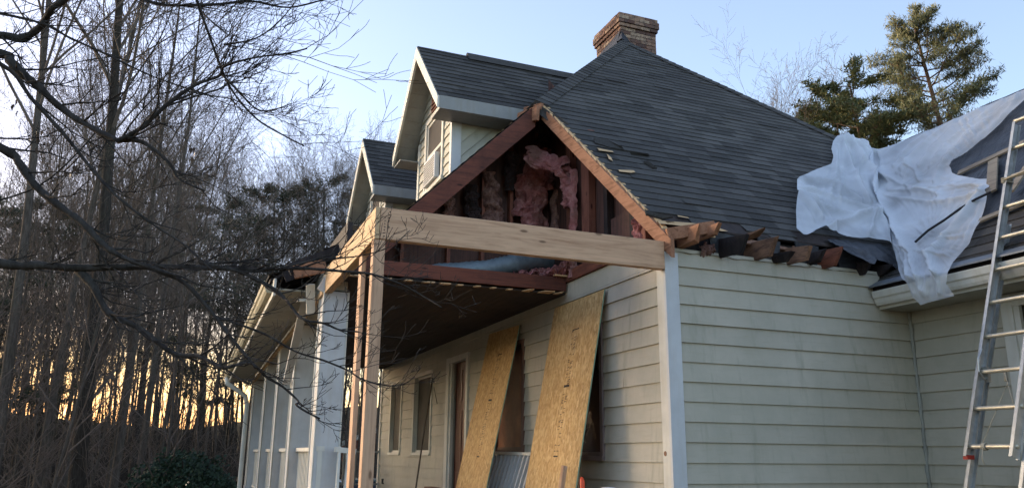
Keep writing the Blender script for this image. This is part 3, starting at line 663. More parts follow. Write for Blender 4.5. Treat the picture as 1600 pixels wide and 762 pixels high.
lumpy([(-1.75, 2.6, 3.58), (-1.3, 2.6, 3.62)], (0,0,1), 0, (0,-1,0), .14, .12, .08, 10, INS)
# ceiling joist, ledger, porch ceiling and its broken boards
m = MB(); m.box((-2.55, 1.98, 3.375), (-.04, 2.02, 3.525)); m.build('joist', REDW, house, bevel=.003)
m = MB(); m.box((-.045, .9, 3.475), (-.005, 2.02, 3.60)); m.build('ledger', REDY, house, bevel=.003)
m = MB(); m.box((-.2, 1.93, 3.53), (.0, 1.97, 3.545)); m.build('lath', RAW, house)
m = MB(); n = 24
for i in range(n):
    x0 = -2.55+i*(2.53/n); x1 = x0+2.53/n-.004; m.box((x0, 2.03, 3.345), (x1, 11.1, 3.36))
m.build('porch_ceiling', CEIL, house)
rr = random.Random(12)
for i in range(13):
    m = MB(); x0 = -2.45+i*.19; w_ = rr.uniform(.05, .17); e = rr.uniform(.0, .05)+(.15 if i > 9 else 0)
    m.hexa([(x0, 2.0-e, 3.335-e*.1), (x0+w_, 2.0-e*.6, 3.338), (x0+w_, 2.06, 3.342), (x0, 2.06, 3.342), (x0, 2.0-e, 3.347-e*.1), (x0+w_, 2.0-e*.6, 3.35), (x0+w_, 2.06, 3.354), (x0, 2.06, 3.354)]); m.build('ceiling_lath', RAW, house)
m = MB(); m.box((-2.5, 2.04, 3.40), (0, 2.8, 3.41)); m.box((-2.5, 2.0, 3.42), (-2.45, 6, 3.9)); m.build('attic_floor', DARKP, house)
# flexible duct
pts = [V3((-1.62, 2.45, 3.50)), V3((-1.45, 2.30, 3.53)), V3((-1.15, 2.25, 3.56)), V3((-.85, 2.2, 3.60)), V3((-.6, 2.2, 3.68)), V3((-.3, 2.3, 3.78)), V3((-.05, 2.45, 3.8))]
P = []; RR = []
for i in range(len(pts)-1):
    for k in range(10):
        P.append(pts[i].lerp(pts[i+1], k/10)); RR.append((.085+.02*i/3)*(1+(.05 if k % 2 else -.02)))
m = MB(); m.tube(P, RR, 18); m.build('flexible_duct', DUCT, house, smooth=True)

# ---------------- new lumber
m = MB(); m.box((-2.60, -.04, 3.205), (-.035, .0, 3.46)); m.build('new_beam', NEWX, house, bevel=.004)
m = MB(); m.box((-2.52, .002, 3.207), (-.035, .04, 3.458)); m.build('new_beam', NEWX, house, bevel=.004)
m = MB(); m.box((-2.64, -.038, 3.205), (-2.602, 2.36, 3.46)); m.build('new_beam', NEWY, house, bevel=.004)
m = MB(); m.box((-2.598, .045, 3.207), (-2.56, 2.36, 3.44)); m.build('new_beam', NEWY, house, bevel=.004)
m = MB(); m.box((-2.64, -.03, .86), (-2.55, .06, 3.203)); m.build('new_post', NEWZ, house, bevel=.004)
m = MB(); m.box((-2.622, .50, .86), (-2.585, .62, 3.203)); m.build('new_post', NEWZ, house, bevel=.003)
m = MB()
rr = random.Random(3)
for i in range(9):
    for s in (0, 1):
        if rr.random() < .8: m.tube([(-2.565+s*.035+rr.uniform(-.006, .006), -.0395, 3.23+i*.025), (-2.565+s*.035, -.043, 3.23+i*.025)], .0045, 6)
m.build('nail_heads', INK, house)
# short header stub over the corner post
m = MB(); m.box((-.03, -.02, 3.37), (.06, .05, 3.46)); m.build('plate_end', DARKP, house)
# rafter tails above the side wall
rr = random.Random(9)
for x, L, h_, z_, mt, tl in ((.16, .30, .17, 3.50, RAFO, .03), (.34, .34, .10, 3.55, RAFO, .02), (.60, .34, .19, 3.48, DARKP, -.02), (.80, .36, .07, 3.56, TAIL, .06), (.98, .32, .19, 3.48, TAIL, .03), (1.16, .22, .09, 3.44, DARKP, .0), (1.36, .34, .18, 3.48, TAIL, -.01), (1.62, .22, .12, 3.45, DARKP, .04), (1.78, .32, .20, 3.47, REDY, .03), (2.2, .2, .14, 3.44, DARKP, .0), (2.5, .2, .14, 3.44, DARKP, .0)):
    m = MB(); a = V3((x-.02, .18, z_)); b = V3((x+.10*rr.uniform(-.4, 1), -L*rr.uniform(.8, 1.15), z_-.02+tl)); m.bar(a, b, .042, h_, t=.5)
    cut = rr.uniform(.05, .14)
    for i in (4, 5): m.v[i] = tuple(V3(m.v[i])+V3((rr.uniform(-.01, .01), cut, rr.uniform(-.0, .03))))
    for i in (6, 7): m.v[i] = tuple(V3(m.v[i])+V3((0, rr.uniform(-.03, .03), rr.uniform(-.03, .0))))
    m.build('rafter_tail', mt, house, bevel=.004)
m = MB(); a, b = V3((-.02, -.07, 3.515)), V3((.40, -.20, 3.60)); m.bar(a, b, .045, .11); m.build('rafter_tail', RAFO, house, bevel=.003)
m = MB()
for i in range(60):
    x0 = .05+i*.045; y = -.02+.02*noise.noise(V3((i*.4, 0, 0))); z = 3.385+.02*noise.noise(V3((i*.35, 3, 0)))
    x1 = x0+.045; y1 = -.02+.02*noise.noise(V3((i*.4+.4, 0, 0))); z1 = 3.385+.02*noise.noise(V3((i*.35+.35, 3, 0)))
    m.face([(x0, .1, 3.40), (x0, y, z), (x1, y1, z1), (x1, .1, 3.40)])
m.build('torn_housewrap', m_plain('housewrap', (.34, .33, .31), .8, 0, .5, 12), house)
m = MB(); m.box((.05, .12, 3.38), (2.7, .16, 3.62)); m.build('eave_blocking', DARKP, house)
lumpy([(.36, .0, 3.42), (.50, -.02, 3.45)], (0,0,1), 0, FY, .10, .10, .05, 31, INS2)
for x, a_, b_, z_ in ((.2, .3, .15, 3.60), (.9, .5, -.02, 3.585), (1.5, .42, .05, 3.57)):
    m = MB(); m.bar((x, .05, z_), (x+a_, .0-b_*.4, z_-.04), .10, .018, nR, taper=.5); m.build('broken_sheathing', TAIL if x > .5 else RAW, house)
for x, w_, dz in ((.5, .26, .10), (1.06, .2, .08), (1.5, .22, .12), (2.0, .3, .14)):
    m = MB(); m.hexa([(x, .0, 3.42), (x+w_, .0, 3.40), (x+w_*1.1, -.02, 3.60), (x-.05, -.03, 3.62), (x, .02, 3.42), (x+w_, .02, 3.40), (x+w_*1.1, .0, 3.60), (x-.05, -.01, 3.62)]); m.build('torn_felt', BLACKT, house)
# drooping felt at the eave right end
fl = MB(); NUF, NVF = 26, 10
def fp(i, j):
    s = i/NUF; t = j/NVF; x = 1.95+.95*s; y0_, z0_ = .12, 3.73; L = (.24+.10*math.sin(s*9)+.16*s)
    y = y0_-L*t; z = z0_-L*t*(.75+.6*t*s)+.02*noise.noise(V3((s*7, t*3, 1)))
    return V3((x, y, z))+V3(NY)*(.02+.02*noise.noise(V3((s*9, t*5, 7))))
for i in range(NUF):
    for j in range(NVF): fl.face([fp(i, j), fp(i+1, j), fp(i+1, j+1), fp(i, j+1)])
fl.build('torn_felt', BLACKT, house, smooth=True)

# ---------------- porch: deck, columns, header, soffit, gutter, railings
m = MB(); m.box((-2.8, -.05, .78), (-.03, 11.1, .845)); m.build('porch_floor', m_wood('deck_boards', (.20, .17, .14), (.10, .085, .07), 'y'), house)
m = MB(); m.box((-2.75, 0, 0), (-2.7, 11.1, .78)); m.box((-2.7, -.0, 0), (-.03, .05, .78)); m.build('porch_skirt', TRIM, house)
def hz(y): return 3.245-.032*(y-2.7)     # the old header sags away from the camera
CY = [(2.33, 2.62), (4.35, 4.62), (6.20, 6.47), (8.15, 8.42), (10.6, 10.87)]
for i, (a, b) in enumerate(CY):
    m = MB(); zt_ = hz(a)-.03; m.box((-2.635, a, .85), (-2.395, b, zt_)); m.box((-2.655, a-.02, .85), (-2.375, b+.02, 1.0))
    c = m.build('column', COLM, house, bevel=.004)
    m = MB()
    for (x, y) in ((-2.64, a-.005), (-2.39, a-.005), (-2.64, b+.005)): m.tube([(x, y, 1.0), (x, y, zt_)], .009, 6)
    if i == 0: m.box((-2.60, a-.006, .86), (-2.555, a-.001, 1.66)); m.box((-2.615, a-.009, 1.62), (-2.535, a-.002, 1.67))
    m.build('column_trim', TRIM, c)
m = MB(); a, b = 2.36, 11.0
m.hexa([(-2.62, a, hz(a)-.01), (-2.40, a, hz(a)-.01), (-2.40, b, hz(b)-.01), (-2.62, b, hz(b)-.01), (-2.62, a, hz(a)+.26), (-2.40, a, hz(a)+.26), (-2.40, b, hz(b)+.26), (-2.62, b, hz(b)+.26)]); m.build('header', SOFF, house)
m = MB(); m.hexa([(-2.66, a, hz(a)-.06), (-2.625, a, hz(a)-.06), (-2.625, b, hz(b)-.06), (-2.66, b, hz(b)-.06), (-2.66, a, hz(a)+.0), (-2.625, a, hz(a)+.0), (-2.625, b, hz(b)+.0), (-2.66, b, hz(b)+.0)]); m.build('temporary_ledger', NEWY, house)
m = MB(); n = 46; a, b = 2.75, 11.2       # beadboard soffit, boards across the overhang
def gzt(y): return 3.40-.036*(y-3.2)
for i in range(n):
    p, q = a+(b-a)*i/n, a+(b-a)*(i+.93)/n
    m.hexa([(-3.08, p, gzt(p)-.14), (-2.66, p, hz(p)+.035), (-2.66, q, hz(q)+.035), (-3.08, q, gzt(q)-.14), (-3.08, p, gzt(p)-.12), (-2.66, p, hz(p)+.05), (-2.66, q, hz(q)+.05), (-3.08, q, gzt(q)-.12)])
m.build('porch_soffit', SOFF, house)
m = MB(); p, q = 2.9, 11.2; m.hexa([(-3.10, p, gzt(p)-.17), (-3.075, p, gzt(p)-.17), (-3.075, q, gzt(q)-.17), (-3.10, q, gzt(q)-.17), (-3.10, p, gzt(p)+.02), (-3.075, p, gzt(p)+.02), (-3.075, q, gzt(q)+.02), (-3.10, q, gzt(q)+.02)]); m.build('porch_fascia', TRIM, house)
pr = [(-3.10, gzt(3.1)-.10), (-3.15, gzt(3.1)-.10), (-3.17, gzt(3.1)-.07), (-3.18, gzt(3.1)-.03), (-3.195, gzt(3.1)-.02), (-3.20, gzt(3.1)+.03), (-3.185, gzt(3.1)+.035), (-3.18, gzt(3.1)+.01), (-3.11, gzt(3.1)-.02), (-3.10, gzt(3.1)+.03)]
extr(pr, 3.1, 11.2, -.036*8.1, mat=m_paint('aged_cream_gutter', (.46, .42, .30), .25), name='porch_gutter')
P = [V3((-3.15, 10.9, 3.0)), V3((-3.14, 10.8, 2.9)), V3((-2.95, 10.75, 2.78)), V3((-2.78, 10.72, 2.66)), V3((-2.74, 10.72, 2.5)), V3((-2.74, 10.72, .2))]
m = MB(); m.tube(P, .045, 10); m.build('downspout', TRIM, house)
for (p, q) in ((2.62, 4.35), (4.62, 6.20), (6.47, 8.15), (8.42, 10.6)):
    m = MB(); m.box((-2.56, p, 1.62), (-2.47, q, 1.66)); m.box((-2.54, p, .98), (-2.49, q, 1.02)); n = int((q-p)/.11)
    for i in range(1, n): y = p+(q-p)*i/n; m.box((-2.53, y-.017, 1.02), (-2.50, y+.017, 1.62))
    m.build('railing', TRIM, house)
m = MB(); m.box((-2.4, 11.0, 1.62), (-.03, 11.06, 1.66)); m.box((-2.4, 11.01, .98), (-.03, 11.05, 1.02))
for i in range(1, 20): x = -2.4+2.37*i/20; m.box((x-.017, 11.015, 1.02), (x+.017, 11.045, 1.62))
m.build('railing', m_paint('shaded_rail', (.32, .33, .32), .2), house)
m = MB(); m.bar((-2.72, 3.2, 3.28), (-2.70, 4.6, 2.45), .04, .09, (1,0,0)); m.build('porch_brace', COLM, house)
m = MB(); m.bar((-2.75, 2.62, 3.34), (-2.71, 2.75, 3.05), .09, .04, (0,1,0)); m.bar((-2.86, 2.75, 3.18), (-2.68, 2.75, 3.2), .03, .03); m.build('porch_brace', TRIM, house)
# broken fascia bit and ragged dark rafter ends at the cut of the porch roof
m = MB(); m.bar((-2.95, 2.45, 3.42), (-2.64, 2.35, 3.50), .05, .14); m.build('broken_rafter', RAFO, house)
m = MB(); m.bar((-2.66, 2.36, 3.22), (-2.56, 2.34, 3.42), .12, .05, (0,1,0)); m.build('header_end', TRIMG, house)
for i, y in enumerate((2.5, 2.9, 3.3)):
    m = MB(); m.bar((-3.0, y, 3.45), (-1.95, y, 3.98), .04, .12); m.build('broken_rafter', DARKP, house)

# ------------------------------------------------------------------ TARP
side_n = V3(NY); side_d = side_n.dot(V3((0, 0, 3.6)))
outline = [(1303,222),(1322,221),(1345,226),(1362,232),(1382,236),(1410,226),(1440,214),(1480,197),(1520,180),(1560,163),(1600,147),(1640,130),(1640,140),(1608,160),(1592,175),(1572,195),(1548,218),(1520,240),(1500,254),(1494,262),(1495,272),(1504,276),(1525,280),(1541,283),(1556,282),(1558,296),(1552,318),(1540,350),(1525,382),(1500,412),(1493,428),(1489,452),(1503,472),(1478,478),(1447,484),(1437,474),(1428,450),(1415,425),(1413,415),(1404,398),(1385,388),(1350,382),(1318,380),(1300,374),(1286,370),(1276,370),(1262,379),(1250,377),(1239,368),(1238,340),(1241,312),(1240,291),(1246,286),(1262,278),(1280,270),(1295,264),(1297,255),(1294,242),(1297,230)]
def inpoly(x, y, P):
    c = False; n = len(P)
    for i in range(n):
        x1, y1 = P[i]; x2, y2 = P[(i+1) % n]
        if (y1 > y) != (y2 > y) and x < (x2-x1)*(y-y1)/(y2-y1)+x1: c = not c
    return c
def snap(x, y, P, lim):
    best = (1e9, x, y); n = len(P)
    for i in range(n):
        x1, y1 = P[i]; x2, y2 = P[(i+1) % n]; dx, dy = x2-x1, y2-y1
        t = max(0, min(1, ((x-x1)*dx+(y-y1)*dy)/(dx*dx+dy*dy))); qx, qy = x1+dx*t, y1+dy*t; d = math.hypot(x-qx, y-qy)
        if d < best[0]: best = (d, qx, qy)
    return best
folds = [  # (polyline px, width px, amplitude m)
 ([(1308,226),(1318,250),(1335,290),(1352,330)], 6, .05), ([(1315,225),(1340,255),(1372,290),(1400,330),(1440,400),(1455,470)], 7, .075),
 ([(1325,228),(1370,262),(1420,290),(1480,305)], 7, .06), ([(1300,240),(1302,268),(1300,290)], 5, .05),
 ([(1245,290),(1270,288),(1310,300),(1340,325)], 5, .035), ([(1248,300),(1290,318),(1330,328),(1355,340)], 4, .035), ([(1250,315),(1285,335),(1330,348),(1370,345)], 5, .045),
 ([(1352,375),(1362,335),(1372,355),(1395,385)], 6, .05), ([(1262,378),(1300,362),(1350,345)], 6, .045), ([(1242,312),(1262,332),(1278,352)], 5, .04),
 ([(1400,300),(1440,300),(1500,292),(1545,290)], 6, .05), ([(1365,285),(1400,310),(1470,318),(1530,310),(1555,300)], 7, .05), ([(1380,300),(1412,345),(1430,395),(1440,450)], 6, .06),
 ([(1475,440),(1470,400),(1490,370),(1530,330),(1552,302)], 7, .07), ([(1450,380),(1480,350),(1530,312),(1552,296)], 5, .04), ([(1460,475),(1462,430),(1463,400)], 4, .035),
 ([(1480,470),(1475,430),(1468,395)], 4, .035), ([(1440,470),(1432,430),(1420,400),(1395,350)], 5, .04), ([(1410,385),(1450,395),(1490,400)], 5, .03),
 ([(1600,152),(1560,185),(1520,215),(1480,262),(1470,285)], 6, .05), ([(1575,160),(1530,195),(1490,225),(1462,262)], 5, .045), ([(1540,175),(1500,200),(1465,235),(1445,262)], 5, .045),
 ([(1500,192),(1465,215),(1430,250),(1418,275)], 5, .05), ([(1455,212),(1430,230),(1405,262)], 5, .04), ([(1600,158),(1560,200),(1520,232),(1492,262)], 4, .035), ([(1410,272),(1425,258),(1440,268),(1448,285)], 4, .045), ([(1420,285),(1432,262),(1428,250)], 3, .03),
 ([(1345,230),(1360,250),(1392,275)], 5, .04), ([(1382,240),(1388,262),(1398,285)], 5, .035), ([(1340,260),(1330,290),(1345,318)], 4, .035), ([(1300,372),(1290,350),(1265,325)], 4, .03)]
def seg_d(x, y, a, b):
    dx, dy = b[0]-a[0], b[1]-a[1]; t = max(0, min(1, ((x-a[0])*dx+(y-a[1])*dy)/(dx*dx+dy*dy)))
    return math.hypot(x-a[0]-dx*t, y-a[1]-dy*t)
HANG = 2.30
def wr(x, y):                       # fine gathered wrinkles fanning out from the gathered points
    o = 0
    for (cx_, cy_, k, am, R0) in ((1562, 290, 30, .022, 190), (1310, 205, 26, .022, 190), (1640, 90, 80, .018, 330), (1464, 380, 22, .016, 110), (1225, 300, 24, .016, 110)):
        dx, dy = x-cx_, y-cy_; d = math.hypot(dx, dy)+1; a = math.atan2(dy, dx)
        g = math.exp(-(d/R0)**2)*min(1, d/18)
        o += am*g*(abs(noise.noise(V3((a*k*.32, d*.010, k))))*2.2-.45)*(1+1.3*noise.noise(V3((x*.02, y*.02, k))))
    return o
def tarp_pt(x, y):
    ps = at_plane(x, y, side_n, side_d); pw = at_plane(x, y, nW, dW)
    # nearer of the two roof planes = the surface seen; soft minimum of ray distances
    r = ray(x, y); r1 = r.normalized(); L = r.length
    def T(p): 
        v = (p-CAM).dot(r1); return v if v > 0 else 99
    sm = lambda a, b, k: (lambda m: m-k*math.log(math.exp(-(a-m)/k)+math.exp(-(b-m)/k)))(min(a, b))
    sM = lambda a, b, k: -sm(-a, -b, k)
    th = (HANG-CAM.x)/r.x*L; te = (-.02-CAM.y)/r.y*L
    ts = sM(T(ps), te, .03); tw = sM(T(pw), th, .03); r = r1
    t = sm(ts, tw, .14)
    ws = 1/(1+math.exp(max(-40, min(40, (ts-tw)/.12)))); wh = 1/(1+math.exp(max(-40, min(40, (tw-th-.02)/.03))))
    nv = (side_n*ws + (nW*wh + V3((-1, 0, .1))*(1-wh))*(1-ws)).normalized()
    f = 0
    for pl, w_, am in folds:
        d = min(seg_d(x, y, pl[i], pl[i+1]) for i in range(len(pl)-1))
        if d < w_*3.5: f += am*math.exp(-(d/(w_*.6))**1.15)
    w2 = wr(x, y)*min(1, snap(x, y, outline, 9)[0]/10); tarp_pt.f = min(1, f*6+max(0, w2)*14)
    h = .085 + f*1.25 + 1.25*w2 + .02*noise.noise(V3((x*.02, y*.028, 1))) + .006*noise.noise(V3((x*.05+y*.03, y*.06-x*.03, 4)))
    return CAM + r*t + nv*max(.035, h)
tm = MB(); st = 2.0; fold_at = {}; gx0, gy0 = 1234, 126; NX_, NY_ = int((1644-gx0)/st)+1, int((488-gy0)/st)+1
idx = {}
def tv(i, j):
    if (i, j) in idx: return idx[(i, j)]
    x, y = gx0+i*st, gy0+j*st
    if not inpoly(x, y, outline):
        d, qx, qy = snap(x, y, outline, st)
        if d > st*1.05: idx[(i, j)] = None; return None
        x, y = qx, qy
    tm.v.append(tuple(tarp_pt(x, y))); idx[(i, j)] = len(tm.v)-1; fold_at[len(tm.v)-1] = tarp_pt.f; return idx[(i, j)]
for i in range(NX_-1):
    for j in range(NY_-1):
        q = [tv(i, j), tv(i, j+1), tv(i+1, j+1), tv(i+1, j)]
        if None in q: continue
        xm, ym = gx0+(i+.5)*st, gy0+(j+.5)*st
        if not inpoly(xm, ym, outline) and snap(xm, ym, outline, st)[0] > .8: continue
        tm.f.append(tuple(q)); tm.a.append(sum(fold_at[k] for k in q)/4)
tp = tm.build('plastic_sheet', TARP, None, smooth=True)
tag(tp, 'large crumpled translucent white plastic sheet draped over the roof valley and hanging past the gutter', 'plastic sheet')
# black and white cord / strap under the sheet and small board under its left corner
m = MB()
P = [at_plane(x, y, nW, dW+.13) for x, y in ((1430,378),(1450,360),(1475,344),(1500,326),(1525,311),(1548,300))]
m.tube(P, .012, 6); tag(m.build('strap', m_plain('black_strap', (.02, .02, .025), .6), None), 'black strap lying across the white plastic sheet on the roof', 'strap')

# ------------------------------------------------------------------ LADDER
lad = empty('extension_ladder', (1.1, -1.6, 0), 'aluminium extension ladder leaning on the gutter at the right', 'ladder')
YL, YR = -1.40, -1.80
def lx(z): return 1.767+(z-1.682)/2.55
dl = V3((1, 0, 2.55)).normalized(); nl = V3((-2.55, 0, 1)).normalized()    # outwards (towards -X, up)
def rail(y, z0, z1, off, name, sg):
    m = MB(); p = V3((lx(z0), y, z0))+nl*off; q = V3((lx(z1), y, z1))+nl*off; h = .078; t = .004; fl_ = .026
    def bx(a0, a1, b0, b1):   # a: along y, b: along nl
        P = []
        for e in (p, q):
            for a, b in ((a0, b0), (a1, b0), (a1, b1), (a0, b1)): P.append(e+V3((0, a, 0))+nl*b)
        m.hexa(P)
    bx(-t/2, t/2, -h/2, h/2); s = sorted((0, -sg*fl_)); bx(s[0], s[1], h/2-.005, h/2); bx(s[0], s[1], -h/2, -h/2+.005)
    return m.build(name, ALU, lad)
rail(YL, 1.60, 4.52, .035, 'fly_rail', 1); rail(YR, 1.60, 4.62, .035, 'fly_rail', -1)
rail(YL+.032, 0.0, 3.6, -.055, 'base_rail', 1); rail(YR-.032, 0.0, 3.6, -.055, 'base_rail', -1)
for k in range(-1, 11):
    z = 1.682+k*.287
    if k >= 0:
        m = MB(); c = V3((lx(z), 0, z))+nl*.035; m.tube([c+V3((0, YL+.012, 0)), c+V3((0, YL-.01, 0)), c+V3((0, YR+.01, 0)), c+V3((0, YR-.012, 0))], [.019, .0175, .0175, .019], 12); m.build('rung', ALU2, lad, smooth=True)
for k in range(-5, 5):
    z = 1.60+k*.287
    m = MB(); c = V3((lx(z), 0, z))-nl*.055; m.tube([c+V3((0, YL+.03, 0)), c+V3((0, YR-.03, 0))], .016, 10)
    if z > 0 and k < 0: m.build('rung', ALU2, lad, smooth=True)
m = MB(); p = V3((lx(1.62), YL, 1.60))+nl*.035; m.box(p+V3((-.035, -.03, -.012)), p+V3((.04, .008, .02))); m.build('rail_cap', RED, lad)
m = MB(); p = V3((lx(2.32), YL-.03, 2.32))+nl*.03     # rung lock
m.tube([p+V3((0, 0, .12)), p+V3((-.06, .0, .04)), p+V3((-.07, 0, -.06)), p+V3((-.02, 0, -.12)), p+V3((.03, 0, -.09))], .008, 8); m.box(p+V3((.0, -.02, -.14)), p+V3((.03, .02, -.02))); m.build('rung_lock', ALU, lad)
m = MB(); p = V3((lx(2.18), YL-.22, 2.22)); m.tube([p, p+V3((.01, .0, -.05)), V3((lx(1.68), YL-.14, 1.70))+nl*.05], .0035, 6); m.tube([p+V3((0,0,0)), V3((lx(1.95), YR+.04, 1.93))+nl*.05], .0035, 6)
m.tube([p+V3((0, 0, .03)), p+V3((0, 0, -.04))], [.012, .014], 8); c = V3((lx(1.682), YL-.14, 1.682))+nl*.035
for k in range(4): m.tube([c+V3((.026*math.cos(a), -.012+k*.008, .026*math.sin(a))) for a in [i*math.pi/5 for i in range(11)]], .005, 6)
m.tube([c+V3((-.02, 0, -.01)), c+V3((-.03, .01, -.08)), c+V3((-.025, 0, -.13))], .004, 6); m.build('rope', ROPE, lad, smooth=True)
m = MB(); p = V3((lx(3.95), YL, 3.95))+nl*.035
for k in range(3): m.tube([p+V3((.06*math.cos(a), .0+.05*math.sin(a)*.5, -.02+k*.016)) for a in [i*math.pi/6 for i in range(13)]], .007, 6)
m.tube([p+V3((-.05, 0, 0)), p+V3((-.05, -.4, .03))], .009, 6); m.build('rope', ROPE, lad, smooth=True)

# ------------------------------------------------------------------ OSB sheets
def osb(tl, tr, bl, name_label):
    # tl,tr top corners, bl lower left (at the floor)
    tl, tr, bl = V3(tl), V3(tr), V3(bl); U = (tr-tl); D = (bl-tl); Nn = D.cross(U).normalized()
    if Nn.x > 0: Nn = -Nn
    e = empty('osb_sheet', bl+U*.5, name_label, 'board', 'OSB sheets leaning on the front wall')
    br = bl+U; t = Nn*.012
    m = MB(); m.hexa([bl+t*0, br+t*0, tr+t*0, tl+t*0, bl+t, br+t, tr+t, tl+t]); m.build('panel', OSB, e)
    m = MB(); k = .0015; o2 = U.normalized()*k
    m.hexa([br+t*.05+o2*.1, br+o2*2+t*.05, tr+o2*2+t*.05, tr+o2*.1+t*.05, br+t*.95+o2*.1, br+o2*2+t*.95, tr+o2*2+t*.95, tr+o2*.1+t*.95])
    m.build('sealed_edge', GRNE, e)
    u, d = U.normalized(), D.normalized(); L = D.length
    m = MB(); rr = random.Random(int(tl.y*100)); s = .36; wv = .58
    def blk(a, b, c, dd):
        P = [tl+u*(a*U.length)+d*b+t*1.02, tl+u*(c*U.length)+d*b+t*1.02, tl+u*(c*U.length)+d*dd+t*1.02, tl+u*(a*U.length)+d*dd+t*1.02]
        Q = [p+Nn*.0006 for p in P]; m.hexa(P+Q)
    blk(.49, .34, .62, .352); blk(.49, .352, .51, .37); blk(.49, .94, .60, .965); blk(.50, 1.66, .585, 1.675)
    b = .40
    while b < 1.62:
        if rr.random() < .82:
            for row in (0, 1):
                if rr.random() < .62:
                    a = .495+row*.055; kind = rr.random(); 
                    if kind < .4: blk(a, b, a+.038, b+.005)
                    elif kind < .7: blk(a, b, a+.01, b+.014); blk(a+.012, b+.004, a+.036, b+.009)
                    else: blk(a+.028, b, a+.038, b+.014); blk(a, b+.009, a+.03, b+.014)
        b += .019 if rr.random() < .93 else .06
    m.build('stamp', INK, e)
osb((-.035, 2.272, 3.225), (-.035, 1.073, 3.228), (-.50, 2.20, .85), 'wider orange OSB sheet leaning against the front wall nearest the house corner')
osb((-.035, 4.43, 3.215), (-.035, 3.33, 3.185), (-.58, 4.30, .85), 'second OSB sheet leaning over the window beside the front door')
# railing panel behind the sheets
r = empty('slatted_panel', (-.2, 3.0, .85), 'pale slatted railing panel leaning on the wall between the two OSB sheets', 'railing')
m = MB(); m.bar((-.10, 4.2, 1.63), (-.10, 2.25, 1.61), .06, .035); m.build('top_rail', TRIM, r)
for i in range(15):
    y = 4.1-i*.125; m = MB(); m.bar((-.10, y, 1.60), (-.32, y+.04, .86), .05, .03, (0,1,0)); m.build('baluster', TRIMG, r)
# leaning pole, scraps, tools
m = MB(); a = at_x(676, 590, -.06); a.x = -.06; b = at_x(646, 775, -.55); m.tube([a, a.lerp(b, .5)+V3((0,0,-.02)), V3((b.x, b.y, .85))], [.014, .013, .014], 8); tag(m.build('wooden_pole', m_plain('dark_pole', (.13, .10, .075), .7), None), 'thin dark wooden pole leaning against the wall by the second porch window', 'pole')
m = MB(); a = at_x(664, 562+38, -.3); m.tube([at_x(678, 604, -.08), at_x(683, 630, -.12)], .006, 6); tag(m.build('stick', m_plain('dark_stick', (.10, .085, .07), .8), None), 'short thin stick hooked beside the top of the leaning pole', 'stick')
m = MB(); p = at_x(877, 762, -.62); q = at_x(882, 727, -.60); m.bar(p+(p-q)*3, q, .05, .04, (1,0,0)); tag(m.build('wood_scrap', NEWZ, None, bevel=.003), 'short pale lumber offcut standing in front of the wide OSB sheet', 'lumber scrap')
m = MB(); p = at_x(910, 745, -.62); m.tube([p+V3((0,.0,-.75)), p+V3((0,0,-.12)), p+V3((0,.005,-.03)), p+V3((-.0,.014,0))], [.022, .022, .02, .012], 10); tag(m.build('tool_handle', ORANGE, None, smooth=True), 'orange tool handle standing by the lower corner of the wide OSB sheet', 'tool')
m = MB(); p = at_x(951, 760, -.75); n = 16; prf = [(.005, .0), (.05, -.004), (.085, -.02), (.10, -.05), (.112, -.055), (.112, -.065), (.10, -.07), (.10, -.42), (.004, -.42)]
vs = []
for r_, dz in prf: vs.append([p+V3((r_*math.cos(2*math.pi*k/n), r_*math.sin(2*math.pi*k/n), dz)) for k in range(n)])
for i in range(len(prf)-1):
    for k in range(n): m.face([vs[i][k], vs[i+1][k], vs[i+1][(k+1) % n], vs[i][(k+1) % n]])
tag(m.build('bucket', WHITE, None, smooth=True), 'white lidded bucket whose round top shows at the bottom edge beside the OSB', 'bucket')
m = MB(); c = at_x(675, 760, -.5); m.box((c.x-.06, c.y-.22, c.z-.5), (c.x+.06, c.y+.2, c.z)); tag(m.build('lumber_block', TAIL, None, bevel=.004), 'stub of weathered lumber standing under the second porch window', 'lumber scrap')
m = MB()
for x_, dx, h_ in ((-2.44, .03, 1.66), (-2.38, .06, 1.60), (-2.30, -.03, 1.63)): m.bar((x_, 2.02, .86), (x_+dx, 2.22, h_), .06, .025, (1,0,0))
m.bar((-2.46, 2.2, 1.64), (-2.25, 2.2, 1.62), .05, .05); tag(m.build('railing_piece', TRIM, None), 'broken piece of white railing propped beside the big porch column', 'railing')

